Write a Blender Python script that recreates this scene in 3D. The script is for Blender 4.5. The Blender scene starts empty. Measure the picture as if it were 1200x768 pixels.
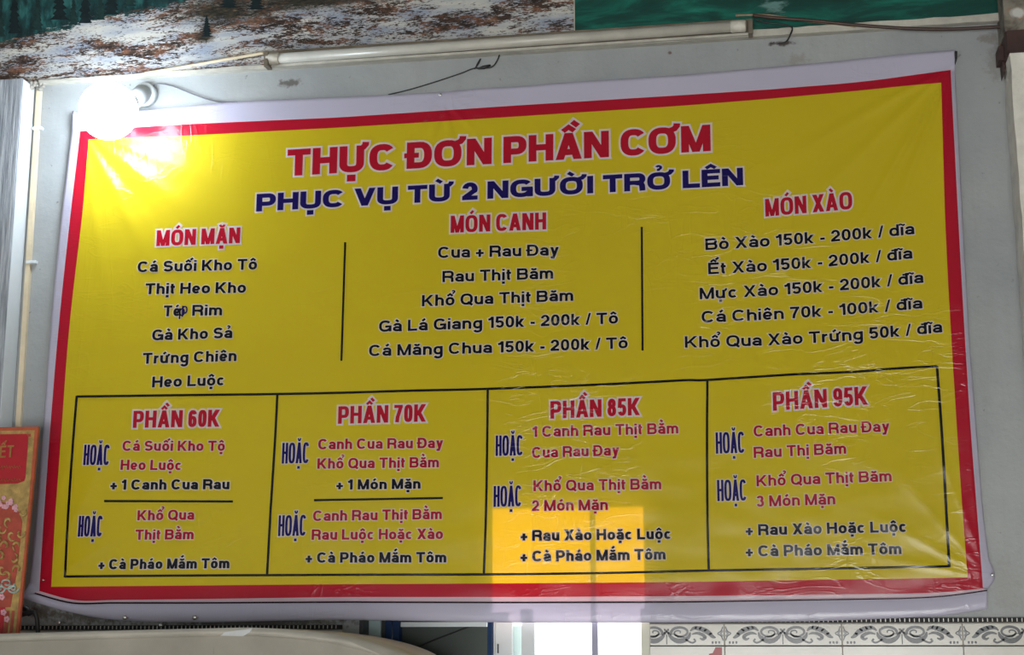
import bpy, bmesh, math, random
from mathutils import Vector, Matrix, noise
random.seed(4)
SC = bpy.context.scene
COL = SC.collection

# ------------------------------------------------------------------ camera
W, H = 1200, 768
FPX = 1780.0
PAN, PITCH, ROLL = math.radians(-10.0), math.radians(11.9), 0.0
cp, sp = math.cos(PAN), math.sin(PAN)
ct, st = math.cos(PITCH), math.sin(PITCH)
FW = Vector((sp*ct, cp*ct, st))
RT = Vector((cp, -sp, 0.0))
UP = RT.cross(FW)
def ray(x, y):
    return FW + RT*((x-600.0)/FPX) + UP*((384.0-y)/FPX)
# distance of the camera from the wall: the frieze tiles are 0.25 m wide
_a, _b = ray(849, 745), ray(986.5, 745)
D = 0.25/(_b.x/_b.y - _a.x/_a.y)
CAMPOS = Vector((0.0, -D, 1.60))
def P(x, y, Y=0.0):
    """point of the plane at depth Y (0 = wall face, negative = towards the room) seen at pixel x, y"""
    r = ray(x, y)
    return CAMPOS + r*((Y+D)/r.y)
cam_d = bpy.data.cameras.new('camera')
cam_d.sensor_width = 36.0
cam_d.lens = FPX*36.0/W
cam_d.clip_start = 0.05
cam = bpy.data.objects.new('camera', cam_d)
COL.objects.link(cam)
cam.matrix_world = Matrix(((RT.x, UP.x, -FW.x, CAMPOS.x), (RT.y, UP.y, -FW.y, CAMPOS.y), (RT.z, UP.z, -FW.z, CAMPOS.z), (0, 0, 0, 1)))
SC.camera = cam

# ------------------------------------------------------------------ world, lights, exposure
SC.view_settings.view_transform = 'Standard'
SC.view_settings.look = 'None'
SC.view_settings.gamma = 1.0
SC.view_settings.use_curve_mapping = False
SC.view_settings.exposure = 0.55
wd = bpy.data.worlds.new('sky')
SC.world = wd
wd.use_nodes = True
wn = wd.node_tree
wn.nodes['Background'].inputs['Color'].default_value = (0.93, 0.97, 1.0, 1)
wn.nodes['Background'].inputs['Strength'].default_value = 2.6
def area(name, loc, target, sx, sy, power, color):
    l = bpy.data.lights.new(name, 'AREA')
    l.shape = 'RECTANGLE'; l.size = sx; l.size_y = sy; l.energy = power; l.color = color
    o = bpy.data.objects.new(name, l); COL.objects.link(o)
    o.location = loc
    o.rotation_euler = (Vector(target)-Vector(loc)).to_track_quat('-Z', 'Y').to_euler()
    return o
# added fill light low behind the camera, standing in for shop front daylight
area('added_front_fill', (0.9, -5.9, 0.85), (0.0, 0.0, 2.3), 3.6, 1.3, 150.0, (1.0, 0.98, 0.94))
# sun in the yard behind the wall, falling through the window on the back of the banner
sun = bpy.data.lights.new('sun', 'SUN'); sun.energy = 9.0; sun.angle = math.radians(3.0); sun.color = (1.0, 0.86, 0.66)
so = bpy.data.objects.new('sun', sun); COL.objects.link(so)
so.rotation_euler = Vector((0.03, -1.0, -0.20)).to_track_quat('-Z', 'Y').to_euler()

# ------------------------------------------------------------------ helpers
def tag(o, label=None, cat=None, group=None, kind=None):
    if label: o['label'] = label
    if cat: o['category'] = cat
    if group: o['group'] = group
    if kind: o['kind'] = kind
    return o
def empty(name, loc, label=None, cat=None, group=None, kind=None):
    o = bpy.data.objects.new(name, None); COL.objects.link(o); o.location = loc
    o.empty_display_size = 0.05
    return tag(o, label, cat, group, kind)
def obj(name, bm, mat, parent=None, smooth=False):
    me = bpy.data.meshes.new(name)
    bm.to_mesh(me); bm.free()
    for m in (mat if isinstance(mat, (list, tuple)) else [mat]): me.materials.append(m)
    if smooth:
        for p in me.polygons: p.use_smooth = True
    o = bpy.data.objects.new(name, me); COL.objects.link(o)
    if parent is not None:
        o.parent = parent
        w = Vector((0, 0, 0)); q = parent
        while q is not None: w += q.location; q = q.parent
        o.location = -w          # meshes are written in world coordinates
    return o
def box(bm, x0, x1, y0, y1, z0, z1, bev=0.0):
    v = [bm.verts.new((x, y, z)) for x in (x0, x1) for y in (y0, y1) for z in (z0, z1)]
    fs = [bm.faces.new([v[i] for i in f]) for f in ((0, 1, 3, 2), (4, 6, 7, 5), (0, 4, 5, 1), (2, 3, 7, 6), (0, 2, 6, 4), (1, 5, 7, 3))]
    bmesh.ops.recalc_face_normals(bm, faces=fs)
    if bev > 0:
        es = list({e for f in fs for e in f.edges})
        bmesh.ops.bevel(bm, geom=es, offset=bev, segments=2, affect='EDGES')
    return bm
def prism(bm, pts, thick, bev=0.0, dirn=Vector((0, 1, 0))):
    """closed world outline pts (facing the room) given thickness along dirn"""
    a = [bm.verts.new(p) for p in pts]
    b = [bm.verts.new(Vector(p)+dirn*thick) for p in pts]
    n = len(a)
    fs = [bm.faces.new(a), bm.faces.new(b[::-1])]
    for i in range(n):
        fs.append(bm.faces.new((a[i], b[i], b[(i+1) % n], a[(i+1) % n])))
    bmesh.ops.recalc_face_normals(bm, faces=fs)
    if bev > 0:
        bmesh.ops.bevel(bm, geom=list(fs[0].edges), offset=bev, segments=2, affect='EDGES')
    return bm
def ppx(pts, Y): return [P(x, y, Y) for x, y in pts]
def tube(bm, pts, r, n=8, rad=None):
    pts = [Vector(p) for p in pts]
    rings = []
    up = Vector((0, 0, 1))
    for i, p in enumerate(pts):
        t = (pts[min(i+1, len(pts)-1)]-pts[max(i-1, 0)]).normalized()
        u = t.cross(up)
        if u.length < 0.05: u = t.cross(Vector((0, 1, 0)))
        u.normalize(); w = t.cross(u)
        rr = rad[i] if rad else r
        rings.append([bm.verts.new(p+(u*math.cos(2*math.pi*k/n)+w*math.sin(2*math.pi*k/n))*rr) for k in range(n)])
    for a, b in zip(rings, rings[1:]):
        for k in range(n): bm.faces.new((a[k], a[(k+1) % n], b[(k+1) % n], b[k]))
    bm.faces.new(rings[0][::-1]); bm.faces.new(rings[-1])
    return bm
def spl(pts, n=8):
    """Catmull-Rom through points of any dimension"""
    out = []
    q = [pts[0]]+list(pts)+[pts[-1]]
    for i in range(1, len(q)-2):
        for k in range(n):
            t = k/n
            out.append(tuple(0.5*((2*b)+(-a+c)*t+(2*a-5*b+4*c-d)*t*t+(-a+3*b-3*c+d)*t**3) for a, b, c, d in zip(q[i-1], q[i], q[i+1], q[i+2])))
    out.append(tuple(pts[-1]))
    return out
def ball(bm, c, r, seg=16, sq=(1, 1, 1)):
    bmesh.ops.create_uvsphere(bm, u_segments=seg, v_segments=seg//2+2, radius=r, matrix=Matrix.Translation(c) @ Matrix.Diagonal((*sq, 1)))
    return bm

# ------------------------------------------------------------------ materials
def ramp(nt, fac, stops, interp='LINEAR'):
    r = nt.nodes.new('ShaderNodeValToRGB'); r.color_ramp.interpolation = interp
    els = r.color_ramp.elements
    while len(els) < len(stops): els.new(0.5)
    for e, (p, c) in zip(els, stops): e.position = p; e.color = (*c, 1) if len(c) == 3 else c
    nt.links.new(fac, r.inputs[0]); return r.outputs[0]
def coords(nt, scale=(1, 1, 1), loc=(0, 0, 0), rot=(0, 0, 0)):
    g = nt.nodes.new('ShaderNodeNewGeometry'); m = nt.nodes.new('ShaderNodeMapping')
    m.inputs['Scale'].default_value = scale; m.inputs['Location'].default_value = loc; m.inputs['Rotation'].default_value = rot
    nt.links.new(g.outputs['Position'], m.inputs[0]); return m.outputs[0]
def noise_t(nt, vec, scale, detail=4, rough=0.5, dist=0.0):
    n = nt.nodes.new('ShaderNodeTexNoise'); n.inputs['Scale'].default_value = scale
    n.inputs['Detail'].default_value = detail; n.inputs['Roughness'].default_value = rough; n.inputs['Distortion'].default_value = dist
    nt.links.new(vec, n.inputs['Vector']); return n.outputs['Fac']
def mixc(nt, fac, a, b, mode='MIX'):
    m = nt.nodes.new('ShaderNodeMix'); m.data_type = 'RGBA'; m.blend_type = mode
    for s, v in ((m.inputs[0], fac), (m.inputs[6], a), (m.inputs[7], b)):
        if hasattr(v, 'links') or hasattr(v, 'is_linked'): nt.links.new(v, s)
        elif isinstance(v, (int, float)): s.default_value = v
        else: s.default_value = (*v, 1)
    return m.outputs[2]
def mth(nt, op, a, b=0.0, clamp=False):
    m = nt.nodes.new('ShaderNodeMath'); m.operation = op; m.use_clamp = clamp
    for s, v in ((m.inputs[0], a), (m.inputs[1], b)):
        if isinstance(v, (int, float)): s.default_value = v
        else: nt.links.new(v, s)
    return m.outputs[0]
def bump(nt, h, strength, dist=0.002, chain=None):
    b = nt.nodes.new('ShaderNodeBump'); b.inputs['Strength'].default_value = strength; b.inputs['Distance'].default_value = dist
    nt.links.new(h, b.inputs['Height'])
    if chain is not None: nt.links.new(chain, b.inputs['Normal'])
    return b.outputs[0]
def newmat(name):
    m = bpy.data.materials.new(name); m.use_nodes = True
    nt = m.node_tree; b = nt.nodes['Principled BSDF']
    return m, nt, b
def mat(name, col, rough=0.5, var=0.12, scale=18, bumpk=0.15, metal=0.0, coat=0.0, bscale=None, spec=0.5):
    m, nt, b = newmat(name)
    v = coords(nt)
    n = noise_t(nt, v, scale, 6, 0.6)
    lo = tuple(c*(1-var) for c in col); hi = tuple(min(1, c*(1+var)) for c in col)
    nt.links.new(ramp(nt, n, [(0.3, lo), (0.7, hi)]), b.inputs['Base Color'])
    b.inputs['Roughness'].default_value = rough; b.inputs['Metallic'].default_value = metal
    b.inputs['Coat Weight'].default_value = coat; b.inputs['Specular IOR Level'].default_value = spec
    if bumpk: nt.links.new(bump(nt, noise_t(nt, v, bscale or scale*4, 4), bumpk), b.inputs['Normal'])
    return m
def spot(nt, vec, centre, rx, rz, soft_noise, thr=1.0):
    """mask around one point of the wall with a ragged outline"""
    s = nt.nodes.new('ShaderNodeVectorMath'); s.operation = 'SUBTRACT'; nt.links.new(vec, s.inputs[0]); s.inputs[1].default_value = centre
    d = nt.nodes.new('ShaderNodeVectorMath'); d.operation = 'MULTIPLY'; nt.links.new(s.outputs[0], d.inputs[0]); d.inputs[1].default_value = (1/rx, 0, 1/rz)
    l = nt.nodes.new('ShaderNodeVectorMath'); l.operation = 'LENGTH'; nt.links.new(d.outputs[0], l.inputs[0])
    e = mth(nt, 'SUBTRACT', 1.0, l.outputs['Value'])
    return mth(nt, 'MULTIPLY', mth(nt, 'ADD', e, mth(nt, 'MULTIPLY', mth(nt, 'SUBTRACT', soft_noise, 0.5), 3.0)), 1.6, True)
def wall_mat():
    m, nt, b = newmat('painted_plaster')
    v = coords(nt)
    c = ramp(nt, noise_t(nt, v, 3.0, 6, 0.6), [(0.3, (0.27, 0.29, 0.30)), (0.7, (0.37, 0.385, 0.38))])
    # streaky grime
    c = mixc(nt, ramp(nt, noise_t(nt, coords(nt, (7, 7, 0.8)), 3.0, 5, 0.65), [(0.5, (0, 0, 0)), (0.8, (0.45, 0.45, 0.45))]), c, (0.27, 0.27, 0.25))
    # specks
    c = mixc(nt, ramp(nt, noise_t(nt, v, 60.0, 2, 0.5), [(0.70, (0, 0, 0)), (0.76, (0.6, 0.6, 0.6))]), c, (0.12, 0.11, 0.10))
    fine = noise_t(nt, v, 70.0, 5, 0.7)
    for (px, py, rx, ry, col, k) in ((340, 97, 18, 7, (0.10, 0.09, 0.08), 0.9), (920, 51, 14, 4, (0.05, 0.035, 0.03), 0.95), (905, 51, 7, 3.5, (0.04, 0.03, 0.03), 0.95),
                                     (785, 62, 3, 3, (0.12, 0.06, 0.05), 0.9), (1160, 45, 16, 9, (0.17, 0.14, 0.11), 0.6), (935, 70, 14, 9, (0.26, 0.24, 0.20), 0.6),
                                     (1166, 75, 12, 25, (0.20, 0.19, 0.16), 0.5), (1180, 690, 22, 45, (0.30, 0.30, 0.28), 0.5),
            (110, 722, 75, 13, (0.09, 0.075, 0.06), 0.9), (300, 730, 150, 8, (0.08, 0.07, 0.06), 0.9), (52, 716, 22, 16, (0.12, 0.10, 0.08), 0.8)):  # last three mix grime with banner shadow painted below its bottom edge
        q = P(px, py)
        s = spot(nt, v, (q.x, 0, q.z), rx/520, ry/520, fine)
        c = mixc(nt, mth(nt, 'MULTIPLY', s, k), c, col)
    nt.links.new(c, b.inputs['Base Color'])
    b.inputs['Roughness'].default_value = 0.55
    n1 = bump(nt, noise_t(nt, v, 14.0, 5, 0.6), 0.35, 0.01)
    nt.links.new(bump(nt, noise_t(nt, v, 90.0, 4, 0.6), 0.3, 0.002, n1), b.inputs['Normal'])
    return m
M = {}
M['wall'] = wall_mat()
M['room'] = mat('room_paint', (0.40, 0.42, 0.41), 0.6, 0.08, 3, 0.1)
M['ceil'] = mat('darkened_ceiling', (0.10, 0.10, 0.095), 0.8, 0.2, 3, 0.2)  # unseen ceiling, darkened to cut its reflection in the banner
M['floor'] = mat('floor_tile', (0.34, 0.31, 0.27), 0.35, 0.15, 5, 0.05)
M['column'] = mat('chalky_concrete', (0.70, 0.67, 0.60), 0.8, 0.16, 20, 1.0, bscale=40)
M['steel'] = mat('rusty_brown_steel', (0.050, 0.022, 0.018), 0.6, 0.4, 16, 0.5)
M['nail'] = mat('bright_metal', (0.75, 0.74, 0.72), 0.25, 0.1, 40, 0.1, metal=1.0)
M['blackrub'] = mat('black_rubber', (0.012, 0.012, 0.013), 0.45, 0.3, 30, 0.1)
M['greywire'] = mat('grey_wire', (0.10, 0.10, 0.12), 0.45, 0.2, 30, 0.1)
M['brownwire'] = mat('brown_cable', (0.055, 0.028, 0.02), 0.5, 0.3, 30, 0.2)
M['tanwire'] = mat('tan_cable', (0.30, 0.23, 0.15), 0.55, 0.25, 30, 0.2)
M['conduit'] = mat('cream_conduit', (0.62, 0.52, 0.36), 0.45, 0.12, 20, 0.1)
M['lampbody'] = mat('aged_shaded_lamp_body', (0.17, 0.14, 0.10), 0.5, 0.35, 22, 0.3)  # aged brown, darkened to paint the shadow line below the tube
M['tube'] = mat('dusty_glass_tube', (0.50, 0.48, 0.42), 0.3, 0.12, 14, 0.05)
M['tubecap'] = mat('tube_cap', (0.55, 0.52, 0.45), 0.35, 0.25, 30, 0.2)
M['trim'] = mat('cream_trim', (0.48, 0.46, 0.40), 0.5, 0.2, 20, 0.3)
M['blue'] = mat('blue_frame_paint', (0.008, 0.032, 0.10), 0.6, 0.15, 10, 0.1, spec=0.2)
M['whiteframe'] = mat('white_frame', (0.62, 0.66, 0.68), 0.4, 0.06, 10, 0.05)
M['teal'] = mat('pale_teal_panel', (0.42, 0.56, 0.58), 0.4, 0.06, 8, 0.05)
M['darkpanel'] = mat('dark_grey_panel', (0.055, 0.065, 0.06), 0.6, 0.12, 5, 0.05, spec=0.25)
M['lavframe'] = mat('lavender_grey_bar', (0.30, 0.30, 0.42), 0.5, 0.06, 10, 0.05)
M['cream'] = mat('cream_jamb', (0.62, 0.62, 0.52), 0.5, 0.06, 10, 0.05)
M['beige'] = mat('beige_plastic', (0.30, 0.275, 0.225), 0.55, 0.12, 9, 0.12)
M['beige2'] = mat('beige_plastic_lid', (0.42, 0.39, 0.33), 0.5, 0.14, 9, 0.12)
M['tape'] = mat('clear_tape', (0.52, 0.53, 0.53), 0.2, 0.1, 20, 0.3, coat=0.5)
M['grout'] = mat('grout', (0.30, 0.28, 0.24), 0.9, 0.15, 30, 0.2)
M['tile'] = mat('cream_glazed_tile', (0.56, 0.54, 0.48), 0.18, 0.08, 9, 0.05, coat=0.3)
M['ink'] = mat('grey_glaze_print', (0.045, 0.05, 0.058), 0.25, 0.45, 60, 0.0)
M['inkl'] = mat('light_grey_glaze_print', (0.17, 0.18, 0.19), 0.25, 0.2, 60, 0.0)
M['blacktile'] = mat('black_mosaic', (0.008, 0.007, 0.008), 0.5, 0.3, 30, 0.05, spec=0.2)
M['tick'] = mat('white_mosaic', (0.62, 0.60, 0.56), 0.25, 0.15, 60, 0.05)
M['redplastic'] = mat('red_sticker', (0.32, 0.008, 0.018), 0.35, 0.08, 20, 0.0)
M['yardwall'] = mat('whitewashed_yard_wall', (0.80, 0.79, 0.76), 0.8, 0.05, 4, 0.2)
M['yardfloor'] = mat('yard_concrete', (0.6, 0.58, 0.54), 0.9, 0.1, 4, 0.2)

def pillar_mat():
    m, nt, b = newmat('brushed_whitewash_boards')
    v = coords(nt, (30, 30, 1.6))
    n = noise_t(nt, v, 4.0, 6, 0.7)
    nt.links.new(ramp(nt, n, [(0.35, (0.16, 0.17, 0.19)), (0.5, (0.30, 0.32, 0.35)), (0.65, (0.46, 0.48, 0.50))]), b.inputs['Base Color'])
    nt.links.new(bump(nt, n, 0.7, 0.006), b.inputs['Normal'])
    b.inputs['Roughness'].default_value = 0.6
    return m
M['pillar'] = pillar_mat()
def rust_mat():
    m, nt, b = newmat('rust_stained_concrete')
    v = coords(nt)
    n = noise_t(nt, v, 22.0, 6, 0.65, 0.6)
    c = ramp(nt, n, [(0.30, (0.06, 0.045, 0.035)), (0.48, (0.17, 0.15, 0.12)), (0.60, (0.24, 0.22, 0.18)), (0.70, (0.30, 0.17, 0.08))])
    q = P(1192, 15, -0.1)
    c = mixc(nt, spot(nt, v, (q.x, 0, q.z), 0.014, 0.010, n), c, (0.55, 0.54, 0.50))
    nt.links.new(c, b.inputs['Base Color']); nt.links.new(bump(nt, n, 0.8, 0.006), b.inputs['Normal'])
    b.inputs['Roughness'].default_value = 0.85
    return m
M['rust'] = rust_mat()

# print on vinyl: glossy, thin, lets light through; small creases shared by cloth and print
def vinyl(name, col, trans=0.3, rough=0.20, tcol=None):
    m, nt, b = newmat(name)
    v = coords(nt)
    lo = tuple(c*0.93 for c in col)
    nt.links.new(ramp(nt, noise_t(nt, v, 2.2, 4), [(0.3, lo), (0.7, col)]), b.inputs['Base Color'])
    b.inputs['Roughness'].default_value = rough
    b.inputs['Specular IOR Level'].default_value = 0.36
    # creases: thin ridged noise, sparse
    def ridge(vec, sc, lo_, seed_rot, k):
        n = noise_t(nt, coords(nt, vec, (0, 0, 0), seed_rot), sc, 3, 0.55, 0.5)
        a = mth(nt, 'ABSOLUTE', mth(nt, 'SUBTRACT', n, 0.5))
        r = mth(nt, 'SUBTRACT', 1.0, mth(nt, 'MULTIPLY', a, 1.0/lo_), True)
        return mth(nt, 'MULTIPLY', r, k)
    patch = ramp(nt, noise_t(nt, coords(nt, (1, 1, 1), (3.1, 0, 1.7)), 3.2, 3), [(0.45, (0, 0, 0)), (0.62, (1, 1, 1))])
    h = mth(nt, 'MULTIPLY', ridge((1, 1, 3.2), 7.0, 0.035, (0, 0.25, 0), 0.6), patch)
    h = mth(nt, 'ADD', h, mth(nt, 'MULTIPLY', ridge((3.0, 1, 0.7), 4.0, 0.03, (0, -0.1, 0), 0.5), patch))
    h = mth(nt, 'ADD', h, mth(nt, 'MULTIPLY', noise_t(nt, v, 12.0, 2), 0.8))
    n1 = bump(nt, h, 0.23, 0.004)
    weave = noise_t(nt, v, 420.0, 2)
    n2 = bump(nt, weave, 0.05, 0.001, n1)
    nt.links.new(n2, b.inputs['Normal'])
    t = nt.nodes.new('ShaderNodeBsdfTranslucent')
    t.inputs['Color'].default_value = (*(tcol or col), 1)
    mx = nt.nodes.new('ShaderNodeMixShader'); mx.inputs[0].default_value = trans
    nt.links.new(b.outputs[0], mx.inputs[1]); nt.links.new(t.outputs[0], mx.inputs[2])
    nt.links.new(mx.outputs[0], nt.nodes['Material Output'].inputs['Surface'])
    return m
M['v_white'] = vinyl('vinyl_white', (0.66, 0.63, 0.76))
M['v_red'] = vinyl('vinyl_red', (0.55, 0.012, 0.035))
M['v_yellow'] = vinyl('vinyl_yellow', (0.70, 0.57, 0.022), tcol=(1.0, 0.72, 0.16))
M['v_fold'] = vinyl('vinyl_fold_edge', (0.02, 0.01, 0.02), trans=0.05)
M['v_pink'] = vinyl('vinyl_pale_edge', (0.72, 0.55, 0.62))
M['p_red'] = vinyl('print_red', (0.50, 0.010, 0.030), 0.25)
M['p_dred'] = vinyl('print_dark_red', (0.42, 0.008, 0.028), 0.25)
M['p_blue'] = vinyl('print_navy', (0.010, 0.005, 0.10), 0.15)
M['p_black'] = vinyl('print_black', (0.004, 0.004, 0.008), 0.06)
M['p_white'] = vinyl('print_white', (0.78, 0.70, 0.72), 0.3)

# ------------------------------------------------------------------ structure
ZC = 3.55
XL, XR = P(-260, 400).x, P(1520, 400).x
YF = -6.6
FZ = lambda x: P(x, 97-(x-50)*0.0669).z
# back wall with its L-shaped opening (door leaf left, tall window right)
zf = P(860, 757).z
ox0, ox1, ox2 = P(425, 745).x, P(571, 745).x, P(757, 745).x
zt1, zt2 = P(500, 727).z, P(660, 581).z
bm = bmesh.new()
WT = 0.13
box(bm, XL, ox0, 0, WT, 0, ZC)
box(bm, ox2, XR, 0, WT, 0, ZC)
box(bm, ox0, ox1, 0, WT, zt1, ZC)
box(bm, ox1, ox2, 0, WT, zt2, ZC)
box(bm, ox1, ox2, 0, WT, 0, 0.9)
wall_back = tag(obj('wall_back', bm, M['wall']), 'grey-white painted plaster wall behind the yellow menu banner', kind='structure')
def slab(name, a, m): return tag(obj(name, box(bmesh.new(), *a), m), kind='structure')
slab('floor', (XL-0.1, XR+0.1, YF, WT, -0.08, 0), M['floor'])
slab('unseen_ceiling', (XL-0.1, XR+0.1, YF, WT, ZC, ZC+0.1), M['ceil'])
slab('wall_left', (XL-0.1, XL, YF, 0, 0, ZC), M['room'])
slab('front_haze_block', (XL-0.1, XR+0.1, YF-0.1, YF, 1.68, ZC+0.1), M['ceil'])  # added unseen slab above the front opening, blocks sky reflections in the banner
slab('wall_right', (XR, XR+0.1, YF, 0, 0, ZC), M['room'])
# yard behind
slab('yard_floor', (XL-1, XR+1, WT, 4.2, -0.08, 0), M['yardfloor'])
slab('yard_wall', (XL-1, XR+1, 2.6, 2.72, 0, 1.9), M['yardwall'])

# fascia beam with the murals: slightly proud, its underside follows the sloping line in the picture
FD = 0.02
za, zb = P(50, 97, -FD).z, P(1171, 24, -FD).z
zfa = (za+zb)/2
def fascia_z(x): # underside pixel line -> world z at fascia face
    return za+(zb-za)*((x-50)/1121.0)
xa, xb = P(50, 97, -FD).x, P(1171, 24, -FD).x
def zl(X): return za+(zb-za)*(X-xa)/(xb-xa)
xcol = P(1174, 20, -FD).x
bm = bmesh.new()
prism(bm, [Vector((XL, -FD, zl(XL))), Vector((xcol+0.4, -FD, zl(xcol+0.4))), Vector((xcol+0.4, -FD, ZC)), Vector((XL, -FD, ZC))], FD)
fascia = tag(obj('trim_1', bm, M['trim']), 'fascia board carrying the two landscape posters above the banner', kind='structure')
# thin ledge strip under the murals
bm = bmesh.new()
rnd = random.Random(2)
top, bot = [], []
N = 60
for i in range(N+1):
    x = 48+(1173-48)*i/N
    X = P(x, 60, -FD-0.008).x
    z = zl(X)
    t = (0.003+0.011*(i/N))
    bot.append(Vector((X, -FD-0.010, z-0.004+rnd.uniform(-.0007, .0007))))
    top.append(Vector((X, -FD-0.010, z+t+rnd.uniform(-.0015, .0015))))
prism(bm, bot+top[::-1], 0.012)
tag(obj('trim_2', bm, M['trim']), 'cream ledge strip under the posters', kind='structure')

# ------------------------------------------------------------------ murals
def snow_mat():
    m, nt, b = newmat('print_snowy_slope')
    rot = (0, math.radians(-6), 0)
    v = coords(nt, (1, 1, 4.2), (0, 0, 0), rot)
    big = noise_t(nt, v, 5.0, 4, 0.6, 0.4)
    mid = noise_t(nt, v, 24.0, 9, 0.78, 0.5)
    fin = noise_t(nt, v, 95.0, 5, 0.75, 0.2)
    s = mth(nt, 'ADD', mth(nt, 'MULTIPLY', big, 0.62), mth(nt, 'ADD', mth(nt, 'MULTIPLY', mid, 0.6), mth(nt, 'MULTIPLY', fin, 0.66)))
    snow = ramp(nt, noise_t(nt, v, 9.0, 4), [(0.35, (0.30, 0.34, 0.41)), (0.65, (0.55, 0.54, 0.49))])
    scrub = ramp(nt, noise_t(nt, coords(nt, (1, 1, 2)), 30.0, 5, 0.7), [(0.36, (0.018, 0.014, 0.014)), (0.50, (0.065, 0.038, 0.026)), (0.60, (0.17, 0.075, 0.045)), (0.74, (0.26, 0.20, 0.12))])
    mask = ramp(nt, s, [(0.50, (0, 0, 0)), (0.525, (1, 1, 1))]) if False else ramp(nt, mth(nt, 'SUBTRACT', s, 0.43), [(0.48, (0, 0, 0)), (0.52, (1, 1, 1))])
    c = mixc(nt, mask, scrub, snow)
    # dark forest above a slanting line
    def above(p1, p2, soft):
        a, bb = P(*p1, -FD), P(*p2, -FD)
        sx = nt.nodes.new('ShaderNodeSeparateXYZ'); g = nt.nodes.new('ShaderNodeNewGeometry'); nt.links.new(g.outputs['Position'], sx.inputs[0])
        k = (bb.z-a.z)/(bb.x-a.x)
        z0 = mth(nt, 'ADD', mth(nt, 'MULTIPLY', mth(nt, 'SUBTRACT', sx.outputs['X'], a.x), k), a.z)
        d = mth(nt, 'SUBTRACT', sx.outputs['Z'], z0)
        d = mth(nt, 'ADD', d, mth(nt, 'MULTIPLY', mth(nt, 'SUBTRACT', mid, 0.5), soft))
        return mth(nt, 'MULTIPLY', d, 300.0, True)
    forest = ramp(nt, noise_t(nt, coords(nt, (2.6, 1, 1)), 14.0, 5, 0.65), [(0.38, (0.008, 0.02, 0.022)), (0.5, (0.012, 0.05, 0.05)), (0.64, (0.03, 0.13, 0.12))])
    c = mixc(nt, above((0, 52), (175, 13), 0.14), c, forest)
    dark = ramp(nt, noise_t(nt, v, 40.0, 6, 0.7), [(0.4, (0.012, 0.012, 0.012)), (0.58, (0.05, 0.045, 0.03)), (0.68, (0.16, 0.10, 0.06)), (0.75, (0.5, 0.5, 0.48))])
    for (px, py, rx, ry) in ((265, 14, 75, 24), (355, 3, 110, 15), (240, 44, 18, 9), (470, -8, 60, 10)):
        q = P(px, py, -FD)
        c = mixc(nt, spot(nt, coords(nt), (q.x, 0, q.z), rx/520, ry/520, fin), c, dark)
    nt.links.new(c, b.inputs['Base Color']); b.inputs['Roughness'].default_value = 0.35
    return m
def river_mat():
    m, nt, b = newmat('print_green_river')
    v = coords(nt, (1, 1, 3.5), (0, 0, 0), (0, math.radians(-5), 0))
    n = noise_t(nt, v, 6.0, 6, 0.6, 0.7)
    c = ramp(nt, n, [(0.3, (0.006, 0.030, 0.026)), (0.5, (0.006, 0.065, 0.050)), (0.66, (0.010, 0.17, 0.12)), (0.8, (0.05, 0.28, 0.22))])
    q = P(908, 8, -FD)
    c = mixc(nt, mth(nt, 'MULTIPLY', spot(nt, coords(nt), (q.x, 0, q.z), 0.03, 0.02, noise_t(nt, v, 30, 5, 0.7)), 0.5), c, (0.25, 0.42, 0.40))
    nt.links.new(c, b.inputs['Base Color']); b.inputs['Roughness'].default_value = 0.35
    return m
M['snow'] = snow_mat(); M['river'] = river_mat()
xs = P(673.5, 20, -FD).x
def poster(X0, X1, off, m, name, label):
    bm = bmesh.new(); n = 40; rr = random.Random(7)
    bot = []
    for i in range(n+1):
        X = X0+(X1-X0)*i/n
        bot.append(Vector((X, -FD-0.004, zl(X)+off+rr.uniform(-0.0015, 0.0015))))
    prism(bm, bot+[Vector((X1, -FD-0.004, ZC-0.05)), Vector((X0, -FD-0.004, ZC-0.05))], 0.0035)
    return tag(obj(name, bm, m), label, 'poster')
po1 = poster(XL+0.02, xs-0.002, 0.001, M['snow'], 'landscape_poster', 'landscape poster of a snowy brown mountain slope with dark conifers above the banner')
po2 = poster(xs+0.001, xcol+0.02, 0.016, M['river'], 'landscape_poster', 'dark green river landscape poster to the right of the snowy mountain poster')
# printed conifers on the first poster
M['conifer'] = mat('print_dark_conifer', (0.006, 0.014, 0.016), 0.4, 0.5, 40, 0)
M['conifer2'] = mat('print_teal_conifer', (0.010, 0.030, 0.028), 0.4, 0.4, 40, 0)
rr = random.Random(11)
for (cx, by, h, w, mm) in ((17, 38, 62, 17, 0), (70, 22, 60, 20, 0), (100, 26, 64, 18, 0), (131, 16, 50, 20, 0), (44, 34, 50, 14, 1), (152, 6, 40, 15, 1), (0, 42, 60, 14, 1), (242, 42, 26, 14, 0), (268, 8, 30, 22, 0), (300, 10, 30, 20, 0), (86, 28, 40, 12, 1), (118, 22, 40, 12, 1)):
    bm = bmesh.new()
    L, R_ = [], []
    n = 9
    for i in range(n):
        t = i/n
        ww = w*0.5*(1-t)**0.9
        yy = by+1-h*t
        L.append((cx-ww*rr.uniform(.8, 1.15), yy)); L.append((cx-ww*rr.uniform(.35, .6), yy-h/n*0.75))
        R_.append((cx+ww*rr.uniform(.8, 1.15), yy)); R_.append((cx+ww*rr.uniform(.35, .6), yy-h/n*0.75))
    pts = L+[(cx, by+1-h)]+R_[::-1]
    prism(bm, ppx(pts, -FD-0.0052-0.0003*mm), 0.0008)
    obj('printed_tree', bm, M['conifer2' if mm else 'conifer'], po1)
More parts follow.
